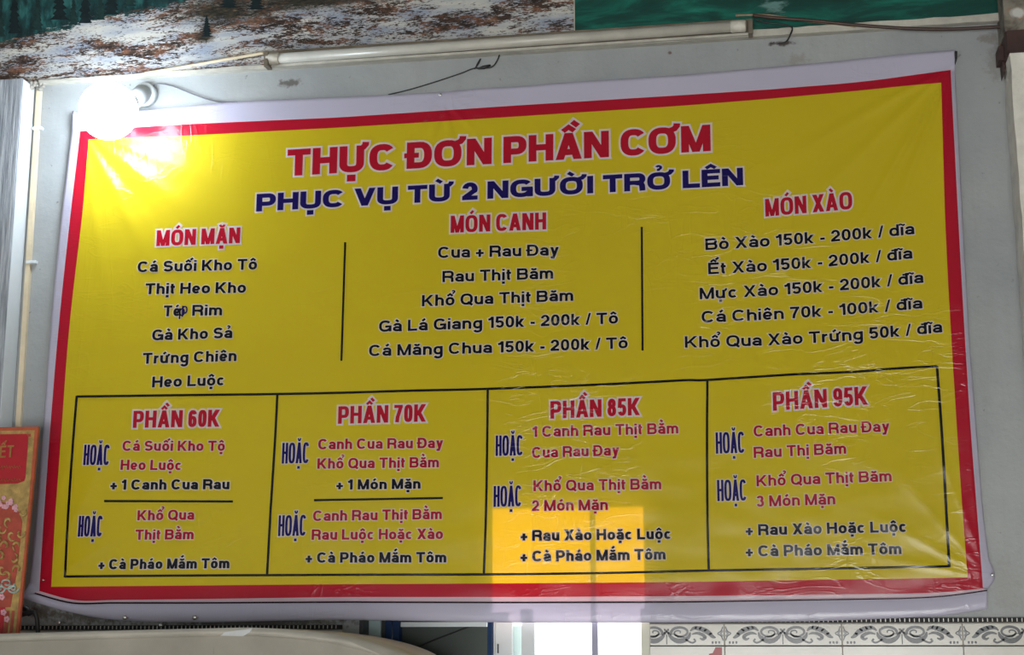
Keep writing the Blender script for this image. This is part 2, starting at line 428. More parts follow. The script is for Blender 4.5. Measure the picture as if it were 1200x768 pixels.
# ------------------------------------------------------------------ side pillar and column
PD = 0.065
xp = P(12, 300, -PD).x
bm = bmesh.new()
zt = zl(xp)-0.002
box(bm, XL, xp, -PD, 0, 0, zt, 0.002)
pil = tag(obj('wall_pilaster', bm, M['pillar']), 'whitewashed brush-streaked pilaster at the left edge beside the banner', 'pilaster', kind='structure')
bm = bmesh.new(); box(bm, xp-0.003, xp+0.0015, -PD+0.004, -0.001, 0, zt-0.004, 0.0005)  # added white strip paints the bulb light onto the side face
tag(obj('bulb_light_strip', bm, M['whiteframe']), 'white strip, painted bulb light on the side of the left pilaster', kind='structure')
CD = 0.10
xc = P(1183.5, 62, -CD).x
bm = bmesh.new()
zs1 = P(1190, 62, -CD).z; zs2 = P(1190, 36, -CD).z
# chipped left edge
edge = []
rr = random.Random(5)
n = 70
for i in range(n+1):
    z = zs1*i/n
    edge.append(Vector((xc+rr.uniform(-0.0012, 0.0012), -CD, z)))
pts = edge+[Vector((XR-0.3, -CD, zs1)), Vector((XR-0.3, -CD, 0))]
prism(bm, pts[::-1], CD)
col = tag(obj('concrete_column', bm, M['column']), 'rough white concrete column at the right edge of the wall', 'column', kind='structure')
bm = bmesh.new(); box(bm, xc-0.004, XR-0.3, -CD-0.004, 0, zs2, zs1+0.0, 0.001)
x_ = P(1178, 40, -CD).x
bm.free(); bm = bmesh.new()
box(bm, x_+0.002, XR-0.3, -CD-0.006, 0, zs1, zs2, 0.0015)
tag(obj('steel_plate', bm, M['steel']), 'dark brown steel bearing plate on top of the white column', 'steel plate')
bm = bmesh.new(); box(bm, x_, XR-0.3, -CD, 0, zs2, ZC)
tag(obj('upper_column', bm, M['rust']), 'rust-stained concrete column stub above the brown steel plate', 'column', kind='structure')
# hinge bracket on the wall side of the column
br = empty('hinge_bracket', P(1174, 60, -0.02), 'small dark rusty hinge bracket where the wall meets the steel plate', 'bracket')
bm = bmesh.new(); prism(bm, ppx([(1170, 54), (1177, 53), (1178, 70), (1171, 70)], -0.05), 0.05, 0.001); obj('hinge_knuckle', bm, M['steel'], br)
bm = bmesh.new(); prism(bm, ppx([(1174, 52), (1179, 52), (1180, 76), (1176.5, 88), (1175, 76)], -0.04), 0.04); obj('hinge_strap', bm, M['steel'], br)

# ------------------------------------------------------------------ banner
BY = -0.022           # mean distance of the cloth from the wall
c_tr, c_tl, c_nail, c_br, c_bl = P(1112, 80, BY), P(96, 152, BY), P(516, 112, BY), P(1160, 678, BY), P(40, 690, BY)
def fold(X, Z, c, ang, L, amp, w, start=0.0):
    dx, dz = X-c.x, Z-c.z
    a = math.radians(ang)
    ux, uz = math.cos(a), math.sin(a)
    t = dx*ux+dz*uz
    if t < start: return 0.0
    s = -dx*uz+dz*ux
    ww = w*(0.25+t/L)
    f = min(1.0, (t-start)/0.04)*max(0.0, 1-t/L)
    return amp*f*math.exp(-(s/ww)**2)
def hgt(X, Z):
    h = 0.004*noise.noise(Vector((X*1.7, Z*1.3, 0.3)))
    h += 0.0022*noise.noise(Vector((X*5.5, Z*2.0, 4.3)))
    h += 0.0010*noise.noise(Vector((X*16, Z*22, 1.3)))
    # folds pulled from the top right corner
    h += fold(X, Z, c_tr, -121, 0.55, 0.011, 0.009)+fold(X, Z, c_tr, -112, 0.50, 0.010, 0.008)-fold(X, Z, c_tr, -117, 0.5, 0.006, 0.010)
    h += fold(X, Z, c_tr, -137, 0.6, 0.007, 0.022)+fold(X, Z, c_tr, -153, 0.6, 0.005, 0.02)+fold(X, Z, c_tr, -97, 0.5, 0.006, 0.014)
    # from the top left corner, under the bulb
    h += fold(X, Z, c_tl, -60, 0.55, 0.007, 0.022)+fold(X, Z, c_tl, -38, 0.5, 0.006, 0.026)-fold(X, Z, c_tl, -49, 0.5, 0.004, 0.02)
    h += fold(X, Z, c_tl, -78, 0.6, 0.004, 0.018)+fold(X, Z, c_tl, -22, 0.7, 0.004, 0.03)
    # star round the nail at the top
    for a in (-150, -125, -100, -75, -48, -28, -12):
        h += fold(X, Z, c_nail, a, 0.16, 0.0050, 0.007)
    # bottom corners
    h += fold(X, Z, c_br, 150, 0.35, 0.0016, 0.014)+fold(X, Z, c_br, 128, 0.4, 0.0014, 0.016)+fold(X, Z, c_br, 168, 0.4, 0.0012, 0.014)+fold(X, Z, c_br, 108, 0.6, 0.002, 0.012)
    h += fold(X, Z, c_bl, 30, 0.35, 0.004, 0.016)+fold(X, Z, c_bl, 62, 0.6, 0.003, 0.018)+fold(X, Z, c_bl, 78, 0.9, 0.003, 0.014)
    return h
def onb(x, y, off=0.0):
    q = P(x, y, BY)
    Yb = BY-hgt(q.x, q.z)-off
    return P(x, y, Yb)
def poly_at(pts, s):   # x-parametrised polyline smoothed: pts list of (x,y) -> point at fraction s
    k = s*(len(pts)-1)
    i = min(int(k), len(pts)-2); t = k-i
    a = pts[max(i-1, 0)]; b = pts[i]; c = pts[i+1]; d = pts[min(i+2, len(pts)-1)]
    return tuple(0.5*((2*q)+(-p+r)*t+(2*p-5*q+4*r-w)*t*t+(-p+3*q-3*r+w)*t**3) for p, q, r, w in zip(a, b, c, d))
def resample(pts, n=9):
    import bisect
    d = [0]
    for a, b in zip(pts, pts[1:]): d.append(d[-1]+math.hypot(a[0]-b[0], a[1]-b[1]))
    out = []
    for k in range(n):
        t = d[-1]*k/(n-1)
        i = min(max(bisect.bisect(d, t)-1, 0), len(pts)-2)
        f = (t-d[i])/(d[i+1]-d[i])
        out.append((pts[i][0]+(pts[i+1][0]-pts[i][0])*f, pts[i][1]+(pts[i+1][1]-pts[i][1])*f))
    return out
# outline rows, left to right: (between red corners) in photo pixels
rowT0 = resample([(93, 134), (175, 129), (277, 119), (400, 114), (500, 109), (517, 108), (540, 105), (600, 102), (660, 97), (800, 88), (900, 79), (1000, 70), (1050, 64), (1090, 61), (1114, 59)], 25)
rowT1 = resample([(94, 154), (200, 146.5), (400, 137.5), (600, 124), (800, 111.5), (900, 105), (1000, 97), (1050, 91), (1090, 85), (1114, 82)], 25)
rowT2 = resample([(104, 163.5), (200, 160), (400, 149.5), (600, 137), (800, 124), (900, 116), (1000, 107), (1050, 102), (1080, 98.5), (1103, 97)], 25)
rowB2 = resample([(60, 688), (230, 686.5), (400, 685), (600, 684), (800, 682.5), (950, 680), (1060, 678.5), (1134, 677)], 25)
rowB1 = resample([(46, 693), (62, 702), (90, 704), (230, 702.5), (400, 700), (600, 700), (800, 699), (950, 697.5), (1060, 696), (1110, 694), (1152, 690)], 25)
rowF1 = resample([(40, 694.5), (58, 703), (85, 706), (230, 706), (400, 705), (600, 705.5), (800, 705), (1000, 702), (1060, 701), (1110, 698), (1157, 691.5)], 25)
rowF2 = resample([(39, 696), (57, 704.5), (85, 708), (230, 708), (400, 707), (600, 707.5), (800, 707), (1000, 703.5), (1060, 702.5), (1110, 699.5), (1157, 693)], 25)
rowB0 = resample([(25, 701), (45, 705), (67, 714), (100, 723), (150, 728), (233, 730), (320, 728), (400, 726.5), (600, 730), (800, 730), (950, 728.5), (1050, 725), (1110, 721.5), (1135, 718), (1157, 714)], 25)
colL2 = resample([(104, 163.5), (96, 256), (87, 330), (79.5, 400), (71.5, 512), (65, 600), (60, 688)], 13)
colL1 = resample([(94, 154), (82, 256), (74, 330), (67, 400), (58, 512), (51, 610), (46, 693)], 13)
colL0 = resample([(84, 152), (71.5, 256), (64, 330), (58, 400), (50, 512), (42, 610), (35, 683)], 13)
colR2 = resample([(1103, 97), (1107.5, 256), (1111, 330), (1115, 400), (1122, 512), (1128, 600), (1134, 677)], 13)
colR1 = resample([(1114, 82), (1123, 256), (1127, 330), (1131, 400), (1138, 512), (1145, 600), (1152, 690)], 13)
colR0 = resample([(1119, 84), (1128, 256), (1132, 330), (1136, 400), (1145, 512), (1152, 600), (1159, 655), (1168, 676), (1158, 690)], 49)
def coons(T, B, L, R_, nu, nv):
    g = []
    for j in range(nv+1):
        v = j/nv; row = []
        l, r = poly_at(L, v), poly_at(R_, v)
        for i in range(nu+1):
            u = i/nu
            t, b = poly_at(T, u), poly_at(B, u)
            q = []
            for k in range(2):
                q.append((1-v)*t[k]+v*b[k]+(1-u)*l[k]+u*r[k]-((1-u)*(1-v)*T[0][k]+u*(1-v)*T[-1][k]+(1-u)*v*B[0][k]+u*v*B[-1][k]))
            row.append(tuple(q))
        g.append(row)
    return g
bm = bmesh.new()
NU, NV = 300, 170
cache = {}
def patch(T, B, L, R_, nu, nv, mi, ext=None):
    g = coons(T, B, L, R_, nu, nv)
    vs = []
    for j, row in enumerate(g):
        rr_ = []
        for i, q in enumerate(row):
            key = (round(q[0], 2), round(q[1], 2))
            if key not in cache:
                e = ext(i/nu, j/nv) if ext else 0.0
                cache[key] = bm.verts.new(onb(q[0], q[1], e))
            rr_.append(cache[key])
        vs.append(rr_)
    for j in range(nv):
        for i in range(nu):
            try:
                f = bm.faces.new((vs[j][i], vs[j+1][i], vs[j+1][i+1], vs[j][i+1])); f.material_index = mi; f.smooth = True
            except ValueError: pass
seg = lambda a, b, n=5: [(a[0]+(b[0]-a[0])*k/(n-1), a[1]+(b[1]-a[1])*k/(n-1)) for k in range(n)]
patch(rowT2, rowB2, colL2, colR2, NU, NV, 2)                                               # yellow field
patch(rowT1, rowT2, seg(rowT1[0], rowT2[0]), seg(rowT1[-1], rowT2[-1]), NU, 4, 1)          # red top
patch(rowB2, rowB1, seg(rowB2[0], rowB1[0]), seg(rowB2[-1], rowB1[-1]), NU, 4, 1)          # red bottom
patch(seg(colL1[0], colL2[0]), seg(colL1[-1], colL2[-1]), colL1, colL2, 4, NV, 1)          # red left
patch(seg(colR2[0], colR1[0]), seg(colR2[-1], colR1[-1]), colR2, colR1, 4, NV, 1)          # red right
patch(rowT0, rowT1, seg(rowT0[0], rowT1[0]), seg(rowT0[-1], rowT1[-1]), NU, 6, 0)          # white top
curlL = lambda u, v: 0.0
patch(seg(colL0[0], colL1[0]), seg(colL0[-1], colL1[-1]), colL0, colL1, 4, NV, 0, lambda u, v: -0.006*(1-u))   # white left
patch(seg(colR1[0], colR0[0]), seg(colR1[-1], colR0[-1]), colR1, colR0, 4, NV, 0, lambda u, v: -0.008*u)       # white right
# corner patches
tl0 = [(84, 130), rowT0[0]]; 
patch(seg((85, 130), rowT0[0]), seg(colL0[0], colL1[0]), seg((85, 130), colL0[0]), seg(rowT0[0], colL1[0]), 4, 6, 0)
patch(seg(rowT0[-1], (1119, 58)), seg(colR1[0], colR0[0]), seg(rowT0[-1], colR1[0]), seg((1119, 58), colR0[0]), 4, 6, 0)
patch(rowB1, rowF1, seg(rowB1[0], rowF1[0]), seg(rowB1[-1], rowF1[-1]), NU, 2, 4)          # pale edge
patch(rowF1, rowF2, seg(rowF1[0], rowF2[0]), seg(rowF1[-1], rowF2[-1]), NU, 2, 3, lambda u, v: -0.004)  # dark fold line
patch(rowF2, rowB0, seg(rowF2[0], rowB0[0]), seg(rowF2[-1], rowB0[-1]), NU, 8, 0, lambda u, v: -0.003+0.005*math.sin(math.pi*min(v*0.8, 1)))
patch(seg((35, 683), (46, 693)), seg((25, 701), (39, 696)), seg((35, 683), (25, 701)), seg((46, 693), (39, 696)), 4, 4, 0)
bmesh.ops.recalc_face_normals(bm, faces=bm.faces)
if sum(f.normal.y for f in bm.faces) > 0:
    for f in bm.faces: f.normal_flip()
banner = obj('menu_banner', bm, [M['v_white'], M['v_red'], M['v_yellow'], M['v_fold'], M['v_pink']])
tag(banner, 'large yellow vinyl menu banner with red border and white edge hung on the wall', 'banner')
_sol = banner.modifiers.new('thick', 'SOLIDIFY'); _sol.thickness = 0.0006; _sol.offset = -1

# printed rules
def rule(pts, w=3.0, name='printed_rule'):
    s = spl(pts, 10) if len(pts) > 2 else [tuple(pts[0][k]+(pts[1][k]-pts[0][k])*i/14 for k in range(2)) for i in range(15)]
    bm = bmesh.new(); A, B = [], []
    for i, q in enumerate(s):
        a, b = s[max(i-1, 0)], s[min(i+1, len(s)-1)]
        tx, ty = b[0]-a[0], b[1]-a[1]; l = math.hypot(tx, ty) or 1
        nx, ny = -ty/l*w/2, tx/l*w/2
        A.append(bm.verts.new(onb(q[0]+nx, q[1]+ny, 0.0012))); B.append(bm.verts.new(onb(q[0]-nx, q[1]-ny, 0.0012)))
    for i in range(len(s)-1): bm.faces.new((A[i], A[i+1], B[i+1], B[i]))
    bmesh.ops.recalc_face_normals(bm, faces=bm.faces)
    if sum(f.normal.y for f in bm.faces) > 0: bmesh.ops.reverse_faces(bm, faces=bm.faces)
    return obj(name, bm, M['p_black'], banner)
rule([(90, 465), (200, 463.5), (325, 462), (400, 460.5), (485, 458), (571, 456), (700, 451), (800, 446), (829, 445.5), (930, 439), (1000, 436), (1050, 432), (1098, 429.5)], 2.8)
rule([(76, 676), (200, 675), (400, 674), (567, 673.5), (700, 672), (830, 669), (950, 667), (1112, 664)], 2.8)
rule([(90, 464), (86, 512), (80, 600), (76, 677)], 2.8)
rule([(325, 462), (322.5, 512), (317, 600), (313, 673)], 2.8)
rule([(571.5, 456), (571, 512), (569.5, 600), (567, 673)], 2.8)
rule([(829, 445), (828.5, 512), (829, 600), (830.5, 669)], 2.8)
rule([(1098, 429), (1104, 512), (1109, 600), (1112.5, 665)], 3.2)
rule([(404.5, 284), (400, 423)], 2.4)
rule([(752, 266), (753, 411)], 2.4)
rule([(122, 587.5), (273, 588)], 2.6)
rule([(368, 586.5), (519, 584)], 2.6)

# ------------------------------------------------------------------ lettering
# A stroke alphabet: every glyph is a set of strokes drawn with an elliptical pen (s wide, h high), cap height 1.
import unicodedata
XH = 0.74
def ell(cx, cy, rx, ry, a0, a1, e=2.3, n=None):
    n = n or max(6, int(abs(a1-a0)/14)); out = []
    for i in range(n+1):
        a = math.radians(a0+(a1-a0)*i/n); c, s_ = math.cos(a), math.sin(a)
        out.append((cx+rx*math.copysign(abs(c)**(2/e), c), cy+ry*math.copysign(abs(s_)**(2/e), s_)))
    return out
GW = dict(A=1.0, B=.94, C=.98, D=.96, E=.84, G=1.02, H=.94, K=.98, L=.78, M=1.12, N=.95, O=1.04, P=.88, Q=1.04, R=.96, S=.88, T=.88, U=.94, V=.96, X=.96, I=.2,
          a=.72, c=.70, d=.76, e=.72, g=.76, h=.73, i=.2, k=.72, m=1.14, n=.73, o=.76, p=.76, r=.46, t=.40, u=.73, x=.72, y=.74, b=.76)
GW.update({c: .70 for c in '023456789'}); GW['1'] = .46; GW['+'] = .66; GW['-'] = .36; GW['/'] = .36; GW[' '] = .36
def glyph(ch, s, h, e):
    """strokes of one base letter: ('l', points, closed) ribbons and ('d', x0, y0, x1, y1, k) level-cut diagonals"""
    w = GW[ch]
    if ch in 'Ii': w = s
    L, R, B, T, c = s/2, w-s/2, h/2, 1-h/2, w/2
    X = XH-h/2
    l = lambda *p: ('l', list(p), False)
    d = lambda x0, y0, x1, y1, k=1.08: ('d', x0, y0, x1, y1, k)
    r = (w-s)/2
    def bowl(x0, x1, y0, y1, f=1.0):
        ry = (y1-y0)/2; rx = min(ry*f, x1-x0-0.02)
        return ('l', [(x0, y1), (x1-rx-0.001, y1)]+ell(x1-rx, (y0+y1)/2, rx, ry, 90, -90, max(2.0, e-0.2))+[(x1-rx-0.001, y0), (x0, y0)], False)
    if ch == 'A': return [d(s*.54, 0, c, 1, 1.06), d(w-s*.54, 0, c, 1, 1.06), l((w*.22, .28), (w*.78, .28))], w
    if ch == 'B': return [l((L, 0), (L, 1)), bowl(L, R-.03, .52, T), bowl(L, R, B, .52)], w
    if ch == 'C': return [('l', ell(c, .5, r, .5-B, 38, 322, e, 24), False)], w
    if ch == 'D': return [l((L, 0), (L, 1)), bowl(L, R, B, T, 0.85)], w
    if ch == 'E': return [l((L, 0), (L, 1)), l((L, T), (w, T)), l((L, .52), (w*.92, .52)), l((L, B), (w, B))], w
    if ch == 'G': return [('l', ell(c, .5, r, .5-B, 38, 330, e, 24), False), l((c, .46), (w, .46)), l((R+.01, 0.02), (R+.01, .5))], w
    if ch == 'H': return [l((L, 0), (L, 1)), l((R, 0), (R, 1)), l((L, .52), (R, .52))], w
    if ch == 'K': return [l((L, 0), (L, 1)), d(s*.9, .36, w-s*.62, 1, 1.25), d(w*.40, .55, w-s*.58, 0, 1.15)], w
    if ch == 'L': return [l((L, 0), (L, 1)), l((L, B), (w, B))], w
    if ch == 'M': return [l((L, 0), (L, 1)), l((R, 0), (R, 1)), d(s*.55, 1, c, 0, .95), d(w-s*.55, 1, c, 0, .95)], w
    if ch == 'N': return [l((L, 0), (L, 1)), l((R, 0), (R, 1)), d(s*.55, 1, w-s*.55, 0, 1.1)], w
    if ch in 'OQ':
        o = [('l', ell(c, .5, r, .5-B, 0, 360, e, 32)[:-1], True)]
        if ch == 'Q': o.append(l((w*.58, .26), (w*.96, -.03)))
        return o, w
    if ch in 'PR':
        o = [l((L, 0), (L, 1)), bowl(L, R, .42 if ch == 'P' else .47, T)]
        if ch == 'R': o.append(l((w*.52, .46), (R-.06, .40), (R-.02, .3), (R, 0)))
        return o, w
    if ch == 'S':
        m = .5
        return [('l', ell(c, (m+T)/2, r*.95, (T-m)/2, 18, 262, 2.2, 14)+ell(c, (m+B)/2, r, (m-B)/2, 82, -162, 2.2, 14), False)], w
    if ch == 'T': return [l((0, T), (w, T)), l((c, 0), (c, 1))], w
    if ch == 'U': return [('l', [(L, 1)]+ell(c, .36, r, .36-B, 180, 360, e, 14)+[(R, 1)], False)], w
    if ch == 'V': return [d(s*.54, 1, c, 0, 1.06), d(w-s*.54, 1, c, 0, 1.06)], w
    if ch == 'X': return [d(s*.6, 0, w-s*.6, 1, 1.15), d(w-s*.6, 0, s*.6, 1, 1.15)], w
    if ch == 'I': return [l((L, 0), (L, 1))], w
    if ch == 'a': return [('l', ell(c, X-.19, r, .19, 168, 0, 2.3, 10)+[(R, .12), (R+.02, 0)], False), ('l', ell(c-.01, .235, r, .235-B+.0, 0, 360, 2.2, 20)[:-1], True)], w
    if ch == 'c': return [('l', ell(c, XH/2, r, XH/2-B, 40, 320, 2.3, 18), False)], w
    if ch == 'o': return [('l', ell(c, XH/2, r, XH/2-B, 0, 360, 2.3, 26)[:-1], True)], w
    if ch == 'e': return [('l', [(R, XH*.47)]+ell(c, XH/2, r, XH/2-B, 4, 322, 2.3, 20), False), l((L, XH*.47), (R, XH*.47))], w
    if ch in 'dgbp':
        o = [('l', ell(c, XH/2, r, XH/2-B, 0, 360, 2.3, 24)[:-1], True)]
        if ch == 'd': o.append(l((R, 0), (R, 1)))
        if ch == 'b': o.append(l((L, 0), (L, 1)))
        if ch == 'p': o.append(l((L, XH), (L, -.27)))
        if ch == 'g': o.append(('l', [(R, XH), (R, .0)]+ell(c, -.04, r, .22, -2, -160, 2.3, 10), False))
        return o, w
    def arch(x0, x1): return ('l', [(x0, XH*.45)]+ell((x0+x1)/2, X-.24, (x1-x0)/2, .24, 180, 0, 2.4, 12)+[(x1, 0)], False)
    if ch == 'h': return [l((L, 0), (L, 1)), arch(L, R)], w
    if ch == 'n': return [l((L, 0), (L, XH)), arch(L, R)], w
    if ch == 'm': return [l((L, 0), (L, XH)), arch(L, c), arch(c, R)], w
    if ch == 'r': return [l((L, 0), (L, XH)), ('l', [(L, XH*.4)]+ell(w*.86, X-.26, w*.86-L, .25, 180, 84, 2.3, 7), False)], w
    if ch == 'u': return [l((R, 0), (R, XH)), ('l', [(L, XH)]+ell(c, B+.24, r, .24, 180, 360, 2.4, 12)+[(R, XH*.55)], False)], w
    if ch == 'i': return [l((L, 0), (L, XH)), l((L, .84), (L, 1.0))], w
    if ch == 't': return [('l', [(w*.42, .93), (w*.42, .22)]+ell(w*.42+.13, .20, .13, .20-B, 182, 280, 2.3, 6), False), l((0, X), (w, X))], w
    if ch == 'k': return [l((L, 0), (L, 1)), d(s*.9, .24, w-s*.62, XH, 1.25), d(w*.38, .36, w-s*.58, 0, 1.15)], w
    if ch == 'x': return [d(s*.6, 0, w-s*.6, XH, 1.15), d(w-s*.6, 0, s*.6, XH, 1.15)], w
    if ch == 'y': return [d(s*.54, XH, c+.0, 0.0, 1.06), d(w-s*.54, XH, w*.33, -.27, 1.06), l((w*.06, -.27+B), (w*.40, -.27+B))], w
    if ch == '0': return [('l', ell(c, .5, r, .5-B, 0, 360, max(2.3, e), 28)[:-1], True)], w
    if ch == '1': return [l((R, 0), (R, 1)), l((0, .74), (w*.45, .78), (R-.01, .95))], w
    if ch == '2': return [('l', ell(c, T-.27, r, .27, 172, -20, 2.2, 12)+[(R-.09, .46), (L+.04, B+.08), (L+.01, B)], False), l((0, B), (w, B))], w
    if ch == '3': return [('l', ell(c-.02, (T+.53)/2, r-.02, (T-.53)/2, 165, -82, 2.2, 12), False), ('l', ell(c, (B+.53)/2, r, (.53-B)/2, 86, -165, 2.2, 12), False)], w
    if ch == '5': return [l((w*.95, T), (L+.05, T), (L+.0, .46)), ('l', [(L, .47)]+ell(c, .33, r, .33-B, 128, -160, 2.2, 14), False)], w
    if ch == '7': return [l((0, T), (w, T)), ('l', [(R, T), (w*.62, .62), (w*.42, .3), (w*.36, 0)], False)], w
    if ch == '8': return [('l', ell(c, (T+.53)/2, r-.03, (T-.53)/2, 0, 360, 2.2, 20)[:-1], True), ('l', ell(c, (B+.53)/2, r, (.53-B)/2, 0, 360, 2.2, 22)[:-1], True)], w
    if ch == '6': return [('l', ell(c, .325, r, .325-B, 0, 360, max(2.2, e-.3), 22)[:-1], True), ('l', [(L, .34)]+[(L, .5)]+ell(c, T-.28, r, .28, 180, 22, 2.3, 10), False)], w
    if ch == '9': return [('l', ell(c, .675, r, .325-B, 0, 360, max(2.2, e-.3), 22)[:-1], True), ('l', [(R, .66)]+[(R, .5)]+ell(c, B+.28, r, .28, 0, -158, 2.3, 10), False)], w
    if ch == '+': return [l((0, .36), (w, .36)), l((c, .36-w/2), (c, .36+w/2))], w
    if ch == '-': return [l((0, .33), (w, .33))], w
    if ch == '/': return [d(.04, -.02, w-.04, 1.02, .8)], w
    if ch == ' ': return [], w
    raise KeyError(ch)
def marks(ms, cx, top, w, s, h, upper):
    """Vietnamese marks over / under / beside a letter"""
    out = []; y = top+(.10 if not upper else .07); x = cx
    k = min(.95, .215/s, .17/h)
    base = None
    if '\u0302' in ms:
        out += [('l', [(x-.22, y), (x-.0, y+.15), (x+.22, y)], False, k)]; base = (x+.27, y+.17)
    if '\u0306' in ms:
        out += [('l', ell(x, y+.17, .18, .15, 190, 350, 2.2, 10), False, k)]; base = (x, y+.27)
    ax, ay = (x, y) if base is None else base
    if '\u0301' in ms: out.append(('l', [(ax-.09, ay+.01), (ax+.14, ay+.18)], False, k*1.05))
    if '\u0300' in ms: out.append(('l', [(ax+.09, ay+.01), (ax-.14, ay+.18)], False, k*1.05))
    if '\u0309' in ms: out.append(('l', ell(ax, ay+.19, .10, .09, 160, -60, 2, 8)+[(ax-.01, ay+.08), (ax-.01, ay)], False, k*.7))
    if '\u0303' in ms: out.append(('l', spl([(ax-.22, ay+.03), (ax-.11, ay+.13), (ax+.05, ay+.06), (ax+.13, ay+.03), (ax+.22, ay+.12)], 4), False, k*.8))
    if '\u0323' in ms: out.append(('l', [(cx-max(s*.55, .09), -.17-h*.2), (cx+max(s*.55, .09), -.17-h*.2)], False, 1.1))
    return out
def stroke_faces(b, st, s, h, o, q, hs):
    """append the faces of one stroke; q maps glyph space to the surface; o = halo growth in (x, y)"""
    ox, oy = o
    if st[0] == 'd':
        _, x0, y0, x1, y1, k = st
        if y1 < y0: x0, y0, x1, y1 = x1, y1, x0, y0
        hw = s*k/2+ox*1.15
        L_ = y1-y0; dx = (x1-x0)/L_
        a0, a1 = -oy/L_, 1+oy/L_
        n = max(2, int(abs(L_)*hs/6))
        P_ = []
        for i in range(n+1):
            t = a0+(a1-a0)*i/n; x = x0+dx*L_*t; y = y0+L_*t
            P_.append((b.verts.new(q(x-hw, y)), b.verts.new(q(x+hw, y))))
        for (a, c), (d_, e_) in zip(P_, P_[1:]): b.faces.new((a, c, e_, d_))
        return
    pts, closed = st[1], st[2]; k = st[3] if len(st) > 3 else 1.0
    sw, hw = s*k+2*ox, h*k+2*oy
    # work where the pen is a unit circle
    p = []
    for a in pts:
        a = (a[0]/sw, a[1]/hw)
        if not p or math.hypot(a[0]-p[-1][0], a[1]-p[-1][1]) > 1e-4: p.append(a)
    if not closed:
        if ox > 0:
            for i0, i1 in ((0, 1), (-1, -2)):
                dx, dy = p[i0][0]-p[i1][0], p[i0][1]-p[i1][1]; l_ = math.hypot(dx, dy)
                ex = abs(dx/l_)*ox/sw+abs(dy/l_)*oy/hw
                p[i0] = (p[i0][0]+dx/l_*ex, p[i0][1]+dy/l_*ex)
    # subdivide long segments
    f = []
    m = len(p)
    for i in range(m if closed else m-1):
        a, c = p[i], p[(i+1) % m]
        f.append((a, True))
        n = int(math.hypot((a[0]-c[0])*sw, (a[1]-c[1])*hw)*hs/8)
        for t in range(1, n+1): f.append(((a[0]+(c[0]-a[0])*t/(n+1), a[1]+(c[1]-a[1])*t/(n+1)), False))
    if not closed: f.append((p[-1], True))
    p = [a for a, _ in f]; m = len(p); V = []
    for i in range(m):
        pr = p[i-1] if (i > 0 or closed) else None
        nx = p[(i+1) % m] if (i < m-1 or closed) else None
        def nrm(a, c):
            dx, dy = c[0]-a[0], c[1]-a[1]; l_ = math.hypot(dx, dy) or 1
            return (-dy/l_, dx/l_)
        n1 = nrm(pr, p[i]) if pr else nrm(p[i], nx)
        n2 = nrm(p[i], nx) if nx else n1
        bx, by = n1[0]+n2[0], n1[1]+n2[1]; l_ = math.hypot(bx, by) or 1
        bx, by = bx/l_, by/l_
        ms = 0.5/max(0.45, bx*n1[0]+by*n1[1])
        V.append((b.verts.new(q((p[i][0]+bx*ms)*sw, (p[i][1]+by*ms)*hw)), b.verts.new(q((p[i][0]-bx*ms)*sw, (p[i][1]-by*ms)*hw))))
    for i in range(m if closed else m-1):
        (a, c), (d_, e_) = V[i], V[(i+1) % m]
        b.faces.new((a, d_, e_, c))
def lay(body, s, h, e, gap):
    """list of (strokes, x offset) and the total width"""
    items = []; x = 0
    for ch in body:
        if ch in 'Đđ': base, ms = {'Đ': 'D', 'đ': 'd'}[ch], 'bar'
        else:
            n = unicodedata.normalize('NFD', ch); base, ms = n[0], n[1:]
        st, w = glyph(base, s, h, e)
        st = list(st); upper = base.isupper()
        if base == ' ': x += w; continue
        if ms == 'bar':
            st.append(('l', [(-.10, .5), (w*.48, .5)], False, .8) if upper else ('l', [(w*.45, .86), (w+.10, .86)], False, .8))
        elif ms:
            if base == 'i' and any(m in ms for m in '\u0301\u0300\u0303\u0309'): st = st[:1]
            top = 1.0 if upper else XH
            if '\u031b' in ms:
                xr = w-s/2
                y_ = top
                st.append(('l', [(xr-(.10 if base in 'oO' else 0), y_-h*.5-(.03 if base in 'oO' else 0.02)), (xr+.10, y_-h*.35), (xr+.19, y_+.02), (xr+.20, y_+.12)], False, .85))
            st += marks(ms, w/2, top, w, s, h, upper)
            if '\u031b' in ms: w += .12
        items.append((st, x)); x += w+gap
    return items, x-gap
def lettering(body, x0, x1, yl, yr, cap, color, stem, horiz, out=1.3, sag=0.0, place=onb, parent=banner, name='lettering', lift=0.0016, olift=0.0008, e=2.4, gap=.16, outmat=None):
    """one printed line: left/right ends, baseline at both ends, cap height, stem and crossbar width in photo pixels"""
    _, tot = lay(body, .2, .2, e, gap)
    sx = (x1-x0)/tot
    items, tot = lay(body, stem/sx, horiz/cap, e, gap)
    sx = (x1-x0)/tot; s, h = stem/sx, horiz/cap
    def q_(z):
        def f(gx, gy):
            u = gx*sx; t = u/(x1-x0)
            x = x0+u; y = yl+(yr-yl)*t+sag*4*t*(1-t)-gy*cap
            x += gy*cap*(648-x)/8300.0
            return place(x, y, z)
        return f
    def make(o, z, m_, nm, par):
        b = bmesh.new()
        k = 0
        for st, x in items:
            for t in st:
                k += 1
                base_q = q_(z+0.00003*(k % 5))
                stroke_faces(b, t, s, h, o, (lambda gx, gy, x=x, bq=base_q: bq(gx+x, gy)), cap)
        for f in b.faces:
            f.normal_update()
            if f.normal.y > 0: f.normal_flip()
        return obj(nm, b, m_, par)
    o = make((0, 0), lift, color, name, parent)
    if out > 0: make((out/sx, out/cap), olift, outmat or M['p_white'], 'letter_outline', o)
    return o
RED, DRED, NAVY, BLK = M['p_red'], M['p_dred'], M['p_blue'], M['p_black']
